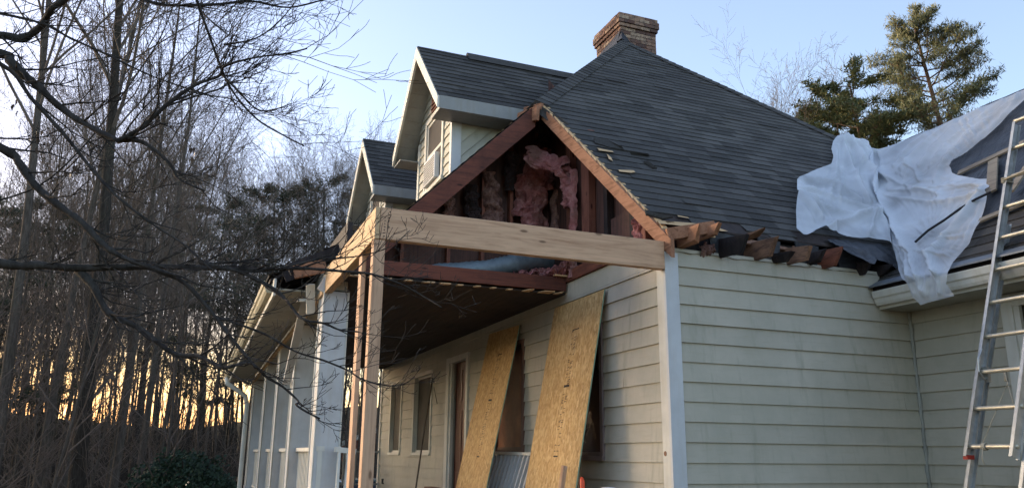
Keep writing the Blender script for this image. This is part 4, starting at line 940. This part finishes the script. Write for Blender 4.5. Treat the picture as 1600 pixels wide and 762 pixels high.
# ------------------------------------------------------------------ TREES
def grow(mb, rnd, p, d, L, r, lev, P):
    """recursive bare branch"""
    n = P['seg'][lev]; k = P['sides'][lev]; pts = [p.copy()]; rs = [r]; dd = d.copy()
    rtip = P['tip'] if lev == P['max'] else r*P['taper'][lev]
    for i in range(n):
        j = V3((rnd.gauss(0, 1), rnd.gauss(0, 1), rnd.gauss(0, 1)))*P['wob'][lev]
        dd = (dd+j+V3((0, 0, P['up'][lev]))).normalized(); pts.append(pts[-1]+dd*(L/n)); rs.append(r+(rtip-r)*(i+1)/n)
    mb[min(lev, 1)].tube(pts, rs, k, cap=False, t=rnd.random())
    if lev == P['max']: return
    nc = P['kids'][lev]; nc = int(nc*rnd.uniform(.8, 1.2)+.5)
    for i in range(nc):
        t = P['from'][lev]+(1-P['from'][lev])*((i+rnd.random())/nc); f = t*n; a = min(int(f), n-1); q = pts[a].lerp(pts[a+1], f-a)
        ax = (pts[a+1]-pts[a]).normalized(); az = rnd.uniform(0, 2*math.pi); o = ax.orthogonal().normalized(); o2 = ax.cross(o)
        an = rad(rnd.uniform(*P['ang'][lev])); sd = o*math.cos(az)+o2*math.sin(az)
        nd = (ax*math.cos(an)+sd*math.sin(an)).normalized(); rr_ = (rs[a]+(rs[a+1]-rs[a])*(f-a))
        grow(mb, rnd, q, nd, L*P['len'][lev]*rnd.uniform(.6, 1.15)*(1-.35*t if lev == 0 else 1-.3*t), max(P['tip'], rr_*P['rad'][lev]), lev+1, P)
def P_bare(up0=.03, frm=.35, kids=(18, 9, 6), ang=((22, 45), (25, 50), (25, 60)), ln=(.42, .42, .42), tip=.006, wob=(.016, .07, .10, .14)):
    return dict(seg=(12, 7, 5, 3), sides=(8, 4, 3, 3), taper=(.15, .25, .3, .4), wob=wob, up=(up0, .07, .05, .03), kids=kids, ang=ang, len=ln, rad=(.45, .5, .55), tip=tip, max=3, **{'from': (frm, .15, .12)})
def proto(name, seed, H, r, P, mt=BARK, mc=TWIG, stems=1):
    rnd = random.Random(seed); tr, cr = MB(), MB()
    for s in range(stems):
        d = V3((rnd.gauss(0, .02), rnd.gauss(0, .02), 1)) if stems == 1 else V3((.16*math.cos(s*2.4), .16*math.sin(s*2.4), 1))
        grow((tr, cr), rnd, V3((0, 0, -.3)), d.normalized(), H*(1 if s == 0 else rnd.uniform(.75, .95)), r*(1 if s == 0 else .7), 0, P)
    return tr, cr, mt, mc
def mk_mesh(mb, name, mat):
    me = bpy.data.meshes.new(name); me.from_pydata(mb.v, [], mb.f); a = me.attributes.new('tab', 'FLOAT', 'FACE'); a.data.foreach_set('value', mb.a)
    me.polygons.foreach_set('use_smooth', [True]*len(me.polygons)); me.materials.append(mat); return me
def kind_meshes(name, *a, **k):
    tr, cr, mt, mc = proto(name, *a, **k); return [('trunk', mk_mesh(tr, 'trunk', mt)), ('crown', mk_mesh(cr, 'crown', mc))]
def needles(mb, rnd, c, rad_, n, ln=.2, wd=.042):
    for _ in range(n):
        d = V3((rnd.gauss(0, 1), rnd.gauss(0, 1), rnd.gauss(.35, .8))).normalized(); p = c+V3((rnd.gauss(0, 1), rnd.gauss(0, 1), rnd.gauss(0, .5)))*rad_*.5
        s = d.orthogonal().normalized()*wd*.5; a = rnd.random()
        mb.face([p-s, p+s, p+d*ln*rnd.uniform(.6, 1.2)], a)
def pine(seed, H, r, frm, spread, dens, nl=20, mat=NEED, bark=BARKP, rnd_top=False):
    rnd = random.Random(seed); tr, br, cr = MB(), MB(), MB(); n = 14; pts = [V3((0, 0, -.3))]; d = V3((0, 0, 1))
    for i in range(n): d = (d+V3((rnd.gauss(0, .016), rnd.gauss(0, .016), .04))).normalized(); pts.append(pts[-1]+d*(H/n))
    rs = [r*(1-.85*i/n) for i in range(n+1)]; tr.tube(pts, rs, 8, t=.5)
    for i in range(nl):
        t = frm+(1-frm)*(i+rnd.random()*.8)/nl; f = t*n; a = min(int(f), n-1); q = pts[a].lerp(pts[a+1], f-a); az = i*2.4+rnd.uniform(-.5, .5)
        prof = math.sin(math.pi*min(1, (t-frm)/(1-frm)*.8+.18))**.7; prof = (math.sqrt(max(.04, 1-max(0, ((t-frm)/(1-frm)-.35)/.65)**2.6)) if rnd_top else prof); L = spread*prof*rnd.uniform(.6, 1.15)+.3
        d = V3((math.cos(az), math.sin(az), rnd.uniform(.05, .55))).normalized(); P = [q]; nn = 6
        for k in range(nn): d = (d+V3((rnd.gauss(0, .14), rnd.gauss(0, .14), rnd.gauss(.02, .12)))).normalized(); P.append(P[-1]+d*L/nn)
        r0 = max(.02, r*.28*(1-t*.6)); br.tube(P, [r0*(1-.8*k/nn) for k in range(nn+1)], 5, cap=False)
        for k in range(2, nn+1):
            for s in range(3 if k < nn else 4):
                dd = (d+V3((rnd.gauss(0, .8), rnd.gauss(0, .8), rnd.gauss(.15, .3)))).normalized(); l2 = L*.28*rnd.uniform(.4, 1.2); e = P[k]+dd*l2
                br.tube([P[k], P[k]+dd*l2*.5+V3((0,0,.03)), e], [r0*.3, r0*.2, .008], 3, cap=False)
                for u in (.55, 1.0): needles(cr, rnd, P[k].lerp(e, u), .30*max(.5, spread/3.2), dens)
    return [('trunk', mk_mesh(tr, 'trunk', bark)), ('limbs', mk_mesh(br, 'limbs', bark)), ('crown', mk_mesh(cr, 'crown', mat))]
def HT(kind): return max(max(v.co.z for v in me.vertices) for _, me in kind)
def plant(kind, name, loc, label, cat='tree', scale=1, rz=0, group=None, tilt=(0, 0)):
    o = empty(name, loc, label, cat, group); o.scale = (scale,)*3; o.rotation_euler = (tilt[0], tilt[1], rz)
    for nm, me in kind:
        c = bpy.data.objects.new(nm, me); col.objects.link(c); c.parent = o
    return o
B1 = kind_meshes('a', 1, 20, .13, P_bare(frm=.35, kids=(24, 12, 8), tip=.006)); B2 = kind_meshes('b', 2, 21, .12, P_bare(frm=.42, kids=(24, 12, 8), tip=.006))
B3 = kind_meshes('c', 3, 19, .10, P_bare(frm=.3, kids=(26, 11, 8), tip=.007, ang=((15, 35), (20, 45), (25, 60))), mt=BARKD); B4 = kind_meshes('d', 4, 22, .21, P_bare(frm=.45, kids=(18, 11, 8)), mt=BARKD)
B5 = kind_meshes('e', 5, 16, .09, P_bare(frm=.25, kids=(18, 7, 5), tip=.005)); B6 = kind_meshes('f', 6, 14, .07, P_bare(frm=.2, kids=(16, 7, 4), tip=.005), mt=BARK, mc=TWIGR)
B7 = kind_meshes('g', 7, 8, .045, P_bare(frm=.08, kids=(20, 7, 4), ang=((30, 65), (25, 55), (30, 60)), tip=.004), mc=TWIGR)
FAN = kind_meshes('fan', 8, 23, .21, P_bare(frm=.28, kids=(30, 15, 10), ang=((14, 34), (18, 40), (25, 55)), ln=(.5, .42, .4), tip=.006), stems=3)
PD1 = pine(21, 15, .17, .42, 3.0, 13, 26, NEEDD, BARKD); PD2 = pine(22, 13, .14, .3, 2.6, 13, 26, NEEDD, BARKD)
def top(px, py, d):
    p = at_d(px, py, d); g = gz(p.x, p.y); return V3((p.x, p.y, g)), p.z-g
def plant_top(kind, H0, name, px, py, d, label, **k):
    p, h = top(px, py, d); H0 = HT(kind); return plant(kind, name, p, label, scale=h/H0, **k)
rnd = random.Random(77)
G = 'trees crowded in the woods left of the house'
def pos(px, d): 
    p = at_d(px, 700, d); p.z = gz(p.x, p.y); return p
plant_top(FAN, 22, 'bare_tree', 205, -60, 27, 'tall many-stemmed bare tree fanning out over the woods at the upper left', rz=.5)
plant(B4, 'bare_tree', pos(128, 19), 'thickest dark tree trunk leaning slightly right in the left woods', scale=.85, rz=2, tilt=(0, .0))
plant(B2, 'bare_tree', pos(4, 17), 'dark bare tree trunk at the very left edge of the woods', scale=.85, rz=4, tilt=(0, 0))
plant(B2, 'bare_tree', pos(62, 24), 'bare dark tree between the left edge trunk and the thickest trunk', scale=.95, rz=1)
plant(B1, 'bare_tree', pos(185, 25), 'pale grey straight trunk just right of the thickest dark trunk', scale=.9, rz=1)
plant(B5, 'bare_tree', pos(222, 22), 'thin pale trunk standing left of the dark holly bush', scale=1, rz=3, tilt=(0, .03))
plant_top(PD1, 15.3, 'pine_tree', 270, 235, 36, 'dark pine behind the fan-shaped bare tree', rz=1)
plant_top(PD2, 13.3, 'pine_tree', 40, 300, 28, 'dark pine low at the left edge of the woods', rz=2)
plant_top(PD2, 13.3, 'pine_tree', 120, 320, 34, 'dark pine partly hidden behind the thickest trunk', rz=4)
plant_top(PD1, 15.3, 'pine_tree', 520, 270, 42, 'dark pine just left of the small far dormer', rz=3)
plant_top(PD2, 13.3, 'pine_tree', 440, 285, 40, 'dark pine above the left end of the porch roof', rz=5)
plant_top(PD2, 13.3, 'pine_tree', 355, 300, 44, 'dark pine over the near end of the porch gutter', rz=2.2)
plant_top(PD2, 13.3, 'pine_tree', -60, 280, 26, 'dark pine beyond the left edge of the view', rz=6)
plant_top(B2, 20.5, 'bare_tree', 592, 205, 60, 'small pointed bare treetop rising behind the far dormer', rz=6)
kinds = [(B1, 19.5), (B2, 20.5), (B3, 18.5), (B5, 15.7), (B6, 13.7), (B3, 18.5), (B5, 15.7), (B2, 20.5)]
LB = ['slender bare grey tree standing in the %s of the woods', 'tall thin tree with forked bare crown in the %s of the woods', 'dark narrow leafless tree crowded into the %s of the woods', 'thin crooked bare tree standing in the %s of the woods']
hts = [HT(k[0]) for k in kinds]
for i in range(124):
    kd, h0 = kinds[i % 8]; d = 26+50*(rnd.random()**.75); px = -300+(945*((i*.618) % 1)) + rnd.uniform(-8, 8)
    if px > 330: d = max(d, 38); ty = rnd.uniform(165, 250)
    elif px > 240: ty = rnd.uniform(60, 240)
    else: ty = rnd.uniform(130, 360) if rnd.random() < .85 else -60
    zone = 'left edge' if px < 60 else 'left half' if px < 200 else 'middle' if px < 340 else 'part behind the porch'
    p, h = top(px, ty, d); s2 = h/hts[i % 8]
    if s2 > 1.25: s2 = 1.25
    plant(kd, 'bare_tree', p, LB[(i % 8)//2] % zone, scale=s2, rz=rnd.uniform(0, 6.28), group=G, tilt=(rnd.gauss(0, .03), rnd.gauss(0, .03)))
for i in range(46):
    px = -300+900*((i*.618+.3) % 1); d = rnd.uniform(16, 42)
    if 330 < px: d = max(d, 30)
    plant(B7, 'sapling', pos(px, d), 'thin leafless sapling in the brush at the %s of the woods' % ('left edge' if px < 80 else 'left foot' if px < 220 else 'middle foot' if px < 360 else 'part behind the porch'), 'sapling', rnd.uniform(.55, 1.1), rnd.uniform(0, 6.28), 'leafless saplings at the foot of the woods', (rnd.gauss(0, .08), rnd.gauss(0, .08)))
# far brush
br = MB(); rnd = random.Random(5)
for i in range(5500):
    px = -420+1150*rnd.random(); d = rnd.uniform(38, 108); p = pos(px, d); h = rnd.uniform(1.0, 3.6)*(1+.9*noise.noise(V3((p.x*.06, p.y*.06, 1))))*(2.8 if rnd.random() < .13 else .9); l = V3((rnd.gauss(0, .10), rnd.gauss(0, .10), 1))
    r0 = rnd.uniform(.025, .075); w_ = rt*r0; t = rnd.random(); q = p+l*h; br.face([p-w_, p+w_, q+w_*.3, q-w_*.3], t)
    for k in range(3):
        a = p.lerp(q, rnd.uniform(.15, .9)); b = a+V3((rnd.gauss(0, 1), rnd.gauss(0, 1), rnd.uniform(.3, 1.6)))*.9; br.face([a-w_*.35, a+w_*.35, b], t)
tag(br.build('brush', m_plain('brush_bark', (.055, .046, .038), .95, 0, .5, .6, 0), None), 'grey leafless brush filling the far side of the woods', 'brush', kind='stuff')
# right-hand pines and bare trees behind the roof
plant_top(pine(31, 17.5, .24, .54, 2.0, 17, 66, rnd_top=True), 17.6, 'pine_tree', 1478, 10, 36, 'tallest pine with a broad rounded crown behind the wing roof', rz=.6)
plant_top(pine(32, 14, .18, .6, 1.7, 15, 30, rnd_top=True), 14.1, 'pine_tree', 1350, 98, 36, 'shorter yellow green pine left of the tallest pine', rz=2)
plant_top(pine(33, 13.6, .16, .7, 1.7, 22, 34), 13.7, 'pine_tree', 1270, 138, 38, 'small round pine crown leftmost behind the roof slope', rz=2.5)
plant_top(pine(34, 12, .14, .7, 1.5, 20, 22), 12.1, 'pine_tree', 1217, 158, 42, 'low pine tip barely showing over the roof slope', rz=1.5)
for px, py, d, lb in ((1185, 62, 40, 'bare treetop leftmost over the right roof slope'), (1255, 85, 44, 'bare treetop behind the small round pine'), (1315, 92, 46, 'bare treetop between the small and the middle pine'), (1575, 105, 45, 'bare treetop just over the plastic sheet at the right edge'), (1540, 110, 52, 'bare treetop right of the tallest pine')):
    plant_top(FAN if px == 1185 else B3 if px != 1262 else B1, 18.5, 'bare_tree', px, py, d, lb, rz=px)
# holly bush
hb = empty('holly_bush', pos(300, 20), 'dark evergreen bush at the foot of the woods by the porch', 'bush')
m = MB(); rnd = random.Random(8); c0 = pos(298, 20)+V3((0,0,.12))
for i in range(9000):
    u = V3((rnd.gauss(0, 1), rnd.gauss(0, 1), rnd.gauss(0, 1))).normalized(); rr_ = (.55+.45*rnd.random()**.4)*(1+.5*noise.noise(u*2.6)); p = c0+V3((u.x*1.05*rr_, u.y*1.0*rr_, .55+abs(u.z)*.85*rr_ if u.z > 0 else .55+u.z*.5))
    d = V3((rnd.gauss(0, 1), rnd.gauss(0, 1), rnd.gauss(.3, 1))).normalized(); s = d.orthogonal().normalized(); L = rnd.uniform(.05, .10); t = rnd.random(); m.face([p-s*.02, p+d*L*.5-s*.035, p+d*L, p+d*L*.5+s*.035], t)
m.build('foliage', LEAF, hb)
m = MB()
for i in range(7): a = i*.9; m.tube([c0+V3((0, 0, -.1)), c0+V3((.3*math.cos(a), .3*math.sin(a), .7)), c0+V3((.7*math.cos(a), .7*math.sin(a), 1.3))], [.04, .03, .01], 6)
m.build('stem', BARKD, hb)

# ------------------------------------------------------------------ foreground tree
_p0 = CAM+ray(-420, 120).normalized()*5.2; TB = _p0-rt*.55; TB.z = 0
ft = empty('foreground_tree', TB, 'near bare tree outside the left edge whose dark limbs reach across to the porch beam', 'tree')
def twig(mb, rnd, p, d, L, r, lev):
    n = 4; pts = [p]; dd = d
    for i in range(n): dd = (dd+V3((rnd.gauss(0, .16), rnd.gauss(0, .16), rnd.gauss(.05, .16)))).normalized(); pts.append(pts[-1]+dd*L/n)
    mb.tube(pts, [max(.0012, r*(1-.2*i)) for i in range(n+1)], 5, cap=False)
    if lev > 0:
        for k in range(rnd.choice((2, 3, 3))):
            i = rnd.randint(1, n-1); o = (rt*rnd.gauss(.3, .8)+up*rnd.gauss(.35, .8)+fw*rnd.gauss(0, .5)); twig(mb, rnd, pts[i], (dd+o*.9).normalized(), L*.6*rnd.uniform(.6, 1.1), r*.6, lev-1)
def limb(pl, d0, d1, w0, w1, ntw, seed, tl=.42, bias=(.5, .5), lev=2, knots=True):
    rnd = random.Random(seed); P = []; n = len(pl)
    for i in range(n-1):
        for k in range(5):
            t = (i+k/5)/(n-1); j = k/5; a = pl[max(i-1, 0)]; b = pl[i]; c = pl[i+1]; e = pl[min(i+2, n-1)]
            cr = lambda q: .5*((2*b[q])+(-a[q]+c[q])*j+(2*a[q]-5*b[q]+4*c[q]-e[q])*j*j+(-a[q]+3*b[q]-3*c[q]+e[q])*j**3)
            P.append((cr(0), cr(1), t))
    P.append((*pl[-1], 1)); pts = []; rs = []
    for x, y, t in P:
        d = d0+(d1-d0)*t; r_ = ray(x, y).normalized(); pts.append(CAM+r_*(d+.05*math.sin(t*9+seed))); rs.append(max(.0018, (w0+(w1-w0)*t)*d/FOC/2*(1+.10*rnd.gauss(0, 1))))
    if pl[0][0] < -300:
        q = pts[0]; g = V3((TB.x, TB.y, max(1.1, q.z-.35))); pts = [g, g.lerp(q, .5)+V3((0, 0, .06))]+pts; rs = [rs[0]*1.5, rs[0]*1.2]+rs
    m = MB(); m.tube(pts, rs, 8, cap=True)
    for i in range(ntw):
        t = (i+rnd.random())/ntw; k = min(int(t*(len(pts)-1)), len(pts)-2); q = pts[k]; ax = (pts[k+1]-pts[k]).normalized()
        sg = rnd.choice((-1, 1, 1)); d = (ax*.8+rt*bias[0]*rnd.uniform(.2, 1)+up*bias[1]*sg*rnd.uniform(.4, 1.2)+fw*rnd.gauss(0, .35)).normalized()
        twig(m, rnd, q, d, tl*rnd.uniform(.4, 1.15), min(rs[k]*.55, .0065), lev)
    return m.build('limb', BARKF, ft, smooth=True)
m = MB(); m.tube([TB-V3((0, 0, .2)), TB+V3((.02, 0, .5)), TB+V3((.0, 0, 1.2)), TB+V3((.03, .02, 2.4)), TB+V3((.0, .03, 3.6)), TB+V3((.1, .1, 5.0)), TB+V3((.3, 0, 7))], [.22, .15, .13, .11, .09, .06, .02], 12); m.build('trunk', BARKF, ft, smooth=True)
limb([(-420,60),(-150,60),(0,84),(15,95),(38,118),(60,135),(85,160),(115,183),(150,203),(185,220)], 5.2, 4.6, 14, 7, 8, 1)
limb([(185,220),(222,222),(265,255),(280,280),(320,298)], 4.6, 4.5, 7, 2.5, 9, 2)
limb([(185,220),(220,200),(265,160),(305,133),(342,119),(352,103),(400,90),(447,84),(480,76)], 4.6, 4.3, 7, 2, 16, 3, .5)
limb([(-420,50),(-150,40),(0,55),(35,60),(65,40),(80,15),(100,0),(125,-30)], 5.2, 4.8, 13, 7, 6, 4)
limb([(-420,90),(-150,60),(0,100),(50,155),(100,210),(140,260),(175,300),(215,333),(250,358),(290,384),(340,430)], 5.0, 4.2, 7, 2.5, 12, 5)
limb([(-420,120),(-200,130),(0,230),(30,255),(55,290),(90,320),(125,345),(160,381),(185,398),(215,411),(280,436),(325,481),(360,526),(400,574)], 4.9, 4.1, 13, 4.5, 16, 6)
limb([(-420,280),(-200,370),(0,411),(60,414),(120,418),(180,417),(240,416),(320,418),(400,421),(470,419),(540,424)], 4.9, 4.2, 15, 4, 22, 7, .38)
limb([(540,424),(580,428),(625,443),(660,462),(690,480)], 4.2, 4.2, 4, 1.5, 9, 8, .3)
limb([(120,420),(145,446),(170,489),(215,511),(270,551),(310,556),(345,573),(365,571)], 4.6, 4.2, 11, 4.5, 12, 9)
limb([(365,571),(392,567),(416,588),(442,604),(466,626),(463,632),(479,643),(499,653)], 4.2, 4.2, 4.5, 2.5, 10, 10, .22)
limb([(310,408),(345,418),(376,425),(426,450),(449,471),(465,492),(481,501),(507,505),(531,515),(560,518)], 4.4, 4.2, 7, 2.5, 14, 11, .3)
limb([(338,495),(410,520),(460,548),(504,562),(543,578),(564,591),(598,601),(627,601),(648,588)], 4.4, 4.2, 3.5, 1.5, 12, 12, .28)
limb([(-420,-60),(-200,-150),(60,-190),(230,-130),(300,-30),(307,0),(325,50),(345,105),(365,145),(400,185),(440,210),(475,228)], 4.8, 4.4, 6, 2, 16, 13, .45, (.7, .5))
limb([(150,-30),(240,5),(330,8),(390,2),(450,12),(505,0)], 4.8, 4.5, 5, 2, 18, 14, .42, (.7, -.3))
limb([(345,115),(370,140),(400,170),(425,172),(455,162)], 4.5, 4.4, 3.5, 1.5, 10, 15, .35, (.9, .5))
limb([(-420,-20),(-200,-15),(-60,10),(60,35),(110,60),(160,82),(240,120),(330,150)], 4.9, 4.6, 5, 2, 12, 16, .45)
limb([(430,420),(500,405),(560,400),(610,385),(640,360)], 4.3, 4.2, 3, 1.2, 10, 17, .26, (.5, .8))
limb([(350,70),(400,60),(440,30),(470,-10)], 4.6, 4.5, 3, 1.2, 12, 18, .35, (.8, .4))
limb([(-420,300),(-250,345),(-100,330),(40,300),(120,240),(190,150),(250,60),(280,-20)], 5.5, 5.2, 3, 1.5, 8, 19, .45)
m = MB(); rnd = random.Random(4)
for (x, y, n) in ((58, 210, 9), (118, 255, 7), (300, 235, 5), (30, 172, 6)):
    for k in range(n):
        p = CAM+ray(x+rnd.gauss(0, 7), y+rnd.gauss(0, 10)).normalized()*4.7; s = V3((rnd.gauss(0, 1), rnd.gauss(0, 1), rnd.gauss(0, 1))).normalized()*.014; q = V3((0, 0, -.022)); m.face([p, p+s+q*.6, p+q*1.7, p-s*.7+q*.7], rnd.random())
m.build('dry_leaves', DRY, ft)

# ------------------------------------------------------------------ distant house and vehicles seen through the porch
nb = pos(592, 48); W_ = rt
hs = empty('brick_house', nb, 'distant red brick gabled house seen through the far end of the porch', 'house')
def nbp(a, b, z): return nb+rt*a+V3((fw.x, fw.y, 0)).normalized()*b+V3((0, 0, z))
m = MB(); m.hexa([nbp(-4, 0, 0), nbp(4, 0, 0), nbp(4, 6, 0), nbp(-4, 6, 0), nbp(-4, 0, 2.4), nbp(4, 0, 2.4), nbp(4, 6, 2.4), nbp(-4, 6, 2.4)]); m.face([nbp(-4, 0, 2.4), nbp(4, 0, 2.4), nbp(2, 0, 4.4)]); m.build('wall', m_plain('far_brick', (.24, .085, .06), .9), hs)
m = MB(); m.hexa([nbp(-4.6, -.4, 1.95), nbp(2, -.4, 4.6), nbp(2, 6.4, 4.6), nbp(-4.6, 6.4, 1.95), nbp(-4.6, -.4, 2.2), nbp(2, -.4, 4.85), nbp(2, 6.4, 4.85), nbp(-4.6, 6.4, 2.2)])
m.hexa([nbp(2, -.4, 4.6), nbp(6, -.4, 1.95), nbp(6, 6.4, 1.95), nbp(2, 6.4, 4.6), nbp(2, -.4, 4.85), nbp(6, -.4, 2.2), nbp(6, 6.4, 2.2), nbp(2, 6.4, 4.85)]); m.build('roof', TRIM, hs)
m = MB(); m.hexa([nbp(-2.4, -.05, .4), nbp(1.5, -.05, .4), nbp(1.5, .05, .4), nbp(-2.4, .05, .4), nbp(-2.4, -.05, 2.1), nbp(1.5, -.05, 2.1), nbp(1.5, .05, 2.1), nbp(-2.4, .05, 2.1)]); m.build('garage_door', DARK, hs)
def car(name, p, ang, body, label, suv=False):
    e = empty(name, p, label, 'car'); ca, sa = math.cos(ang), math.sin(ang)
    def T(x, y, z): return (p.x+x*ca-y*sa, p.y+x*sa+y*ca, p.z+z)
    pf = [(-2.2, .45), (-2.25, .8), (-2.1, 1.0), (-1.9, 1.05), (.9, 1.0), (2.0, .88), (2.25, .7), (2.25, .4)]
    m = MB()
    for w0_, w1_ in ((-.88, .88),):
        a = [T(x, w0_, z) for x, z in pf]; b = [T(x, w1_, z) for x, z in pf]; m.face(a); m.face(b[::-1])
        for i in range(len(pf)): m.face([a[i], b[i], b[(i+1) % len(pf)], a[(i+1) % len(pf)]])
    m.build('body', body, e, bevel=.05)
    gp = [(-2.0, 1.04), (-1.5, 1.5), (-.1, 1.52), (.9, 1.0)]; m = MB()
    a = [T(x, -.80, z) if z < 1.2 else T(x, -.62, z) for x, z in gp]; b = [T(x, .80, z) if z < 1.2 else T(x, .62, z) for x, z in gp]; m.face(a); m.face(b[::-1])
    for i in range(4): m.face([a[i], b[i], b[(i+1) % 4], a[(i+1) % 4]])
    m.build('glass', DGLASS, e)
    m = MB(); m.hexa([T(-1.5, -.62, 1.5), T(-.1, -.62, 1.52), T(-.1, .62, 1.52), T(-1.5, .62, 1.5), T(-1.45, -.58, 1.56), T(-.15, -.58, 1.58), T(-.15, .58, 1.58), T(-1.45, .58, 1.56)]); m.build('roof', body, e, bevel=.02)
    for x in (-1.4, 1.4):
        for y in (-.85, .85):
            m = MB(); m.tube([T(x, y-.1, .33), T(x, y+.1, .33)], .33, 18); m.build('wheel', m_plain('tyre', (.02, .02, .02), .9), e)
            m = MB(); m.tube([T(x, y-.105, .33), T(x, y+.105, .33)], .2, 12); m.build('rim', ALU, e)
    for y in (-.6, .6):
        m = MB(); m.bar(T(2.2, y-.18, .68), T(2.2, y+.18, .68), .12, .12); m.build('headlight', WHITE, e)
CW = m_plain('white_car_paint', (.62, .66, .70), .25, 0, .05); CD = m_plain('silver_car_paint', (.35, .40, .46), .25, .3, .05)
CG = m_plain('dark_green_paint', (.02, .05, .045), .25, 0, .05)
car('parked_car', pos(360, 34), .5, CW, 'pale car with a dark roofline parked beyond the bush at the end of the porch')
car('parked_car', pos(586, 27), 1.2, CG, 'dark green car glimpsed between the two new posts')
car('parked_car', pos(556, 33), .2, CW, 'white car glimpsed behind the far porch railing')
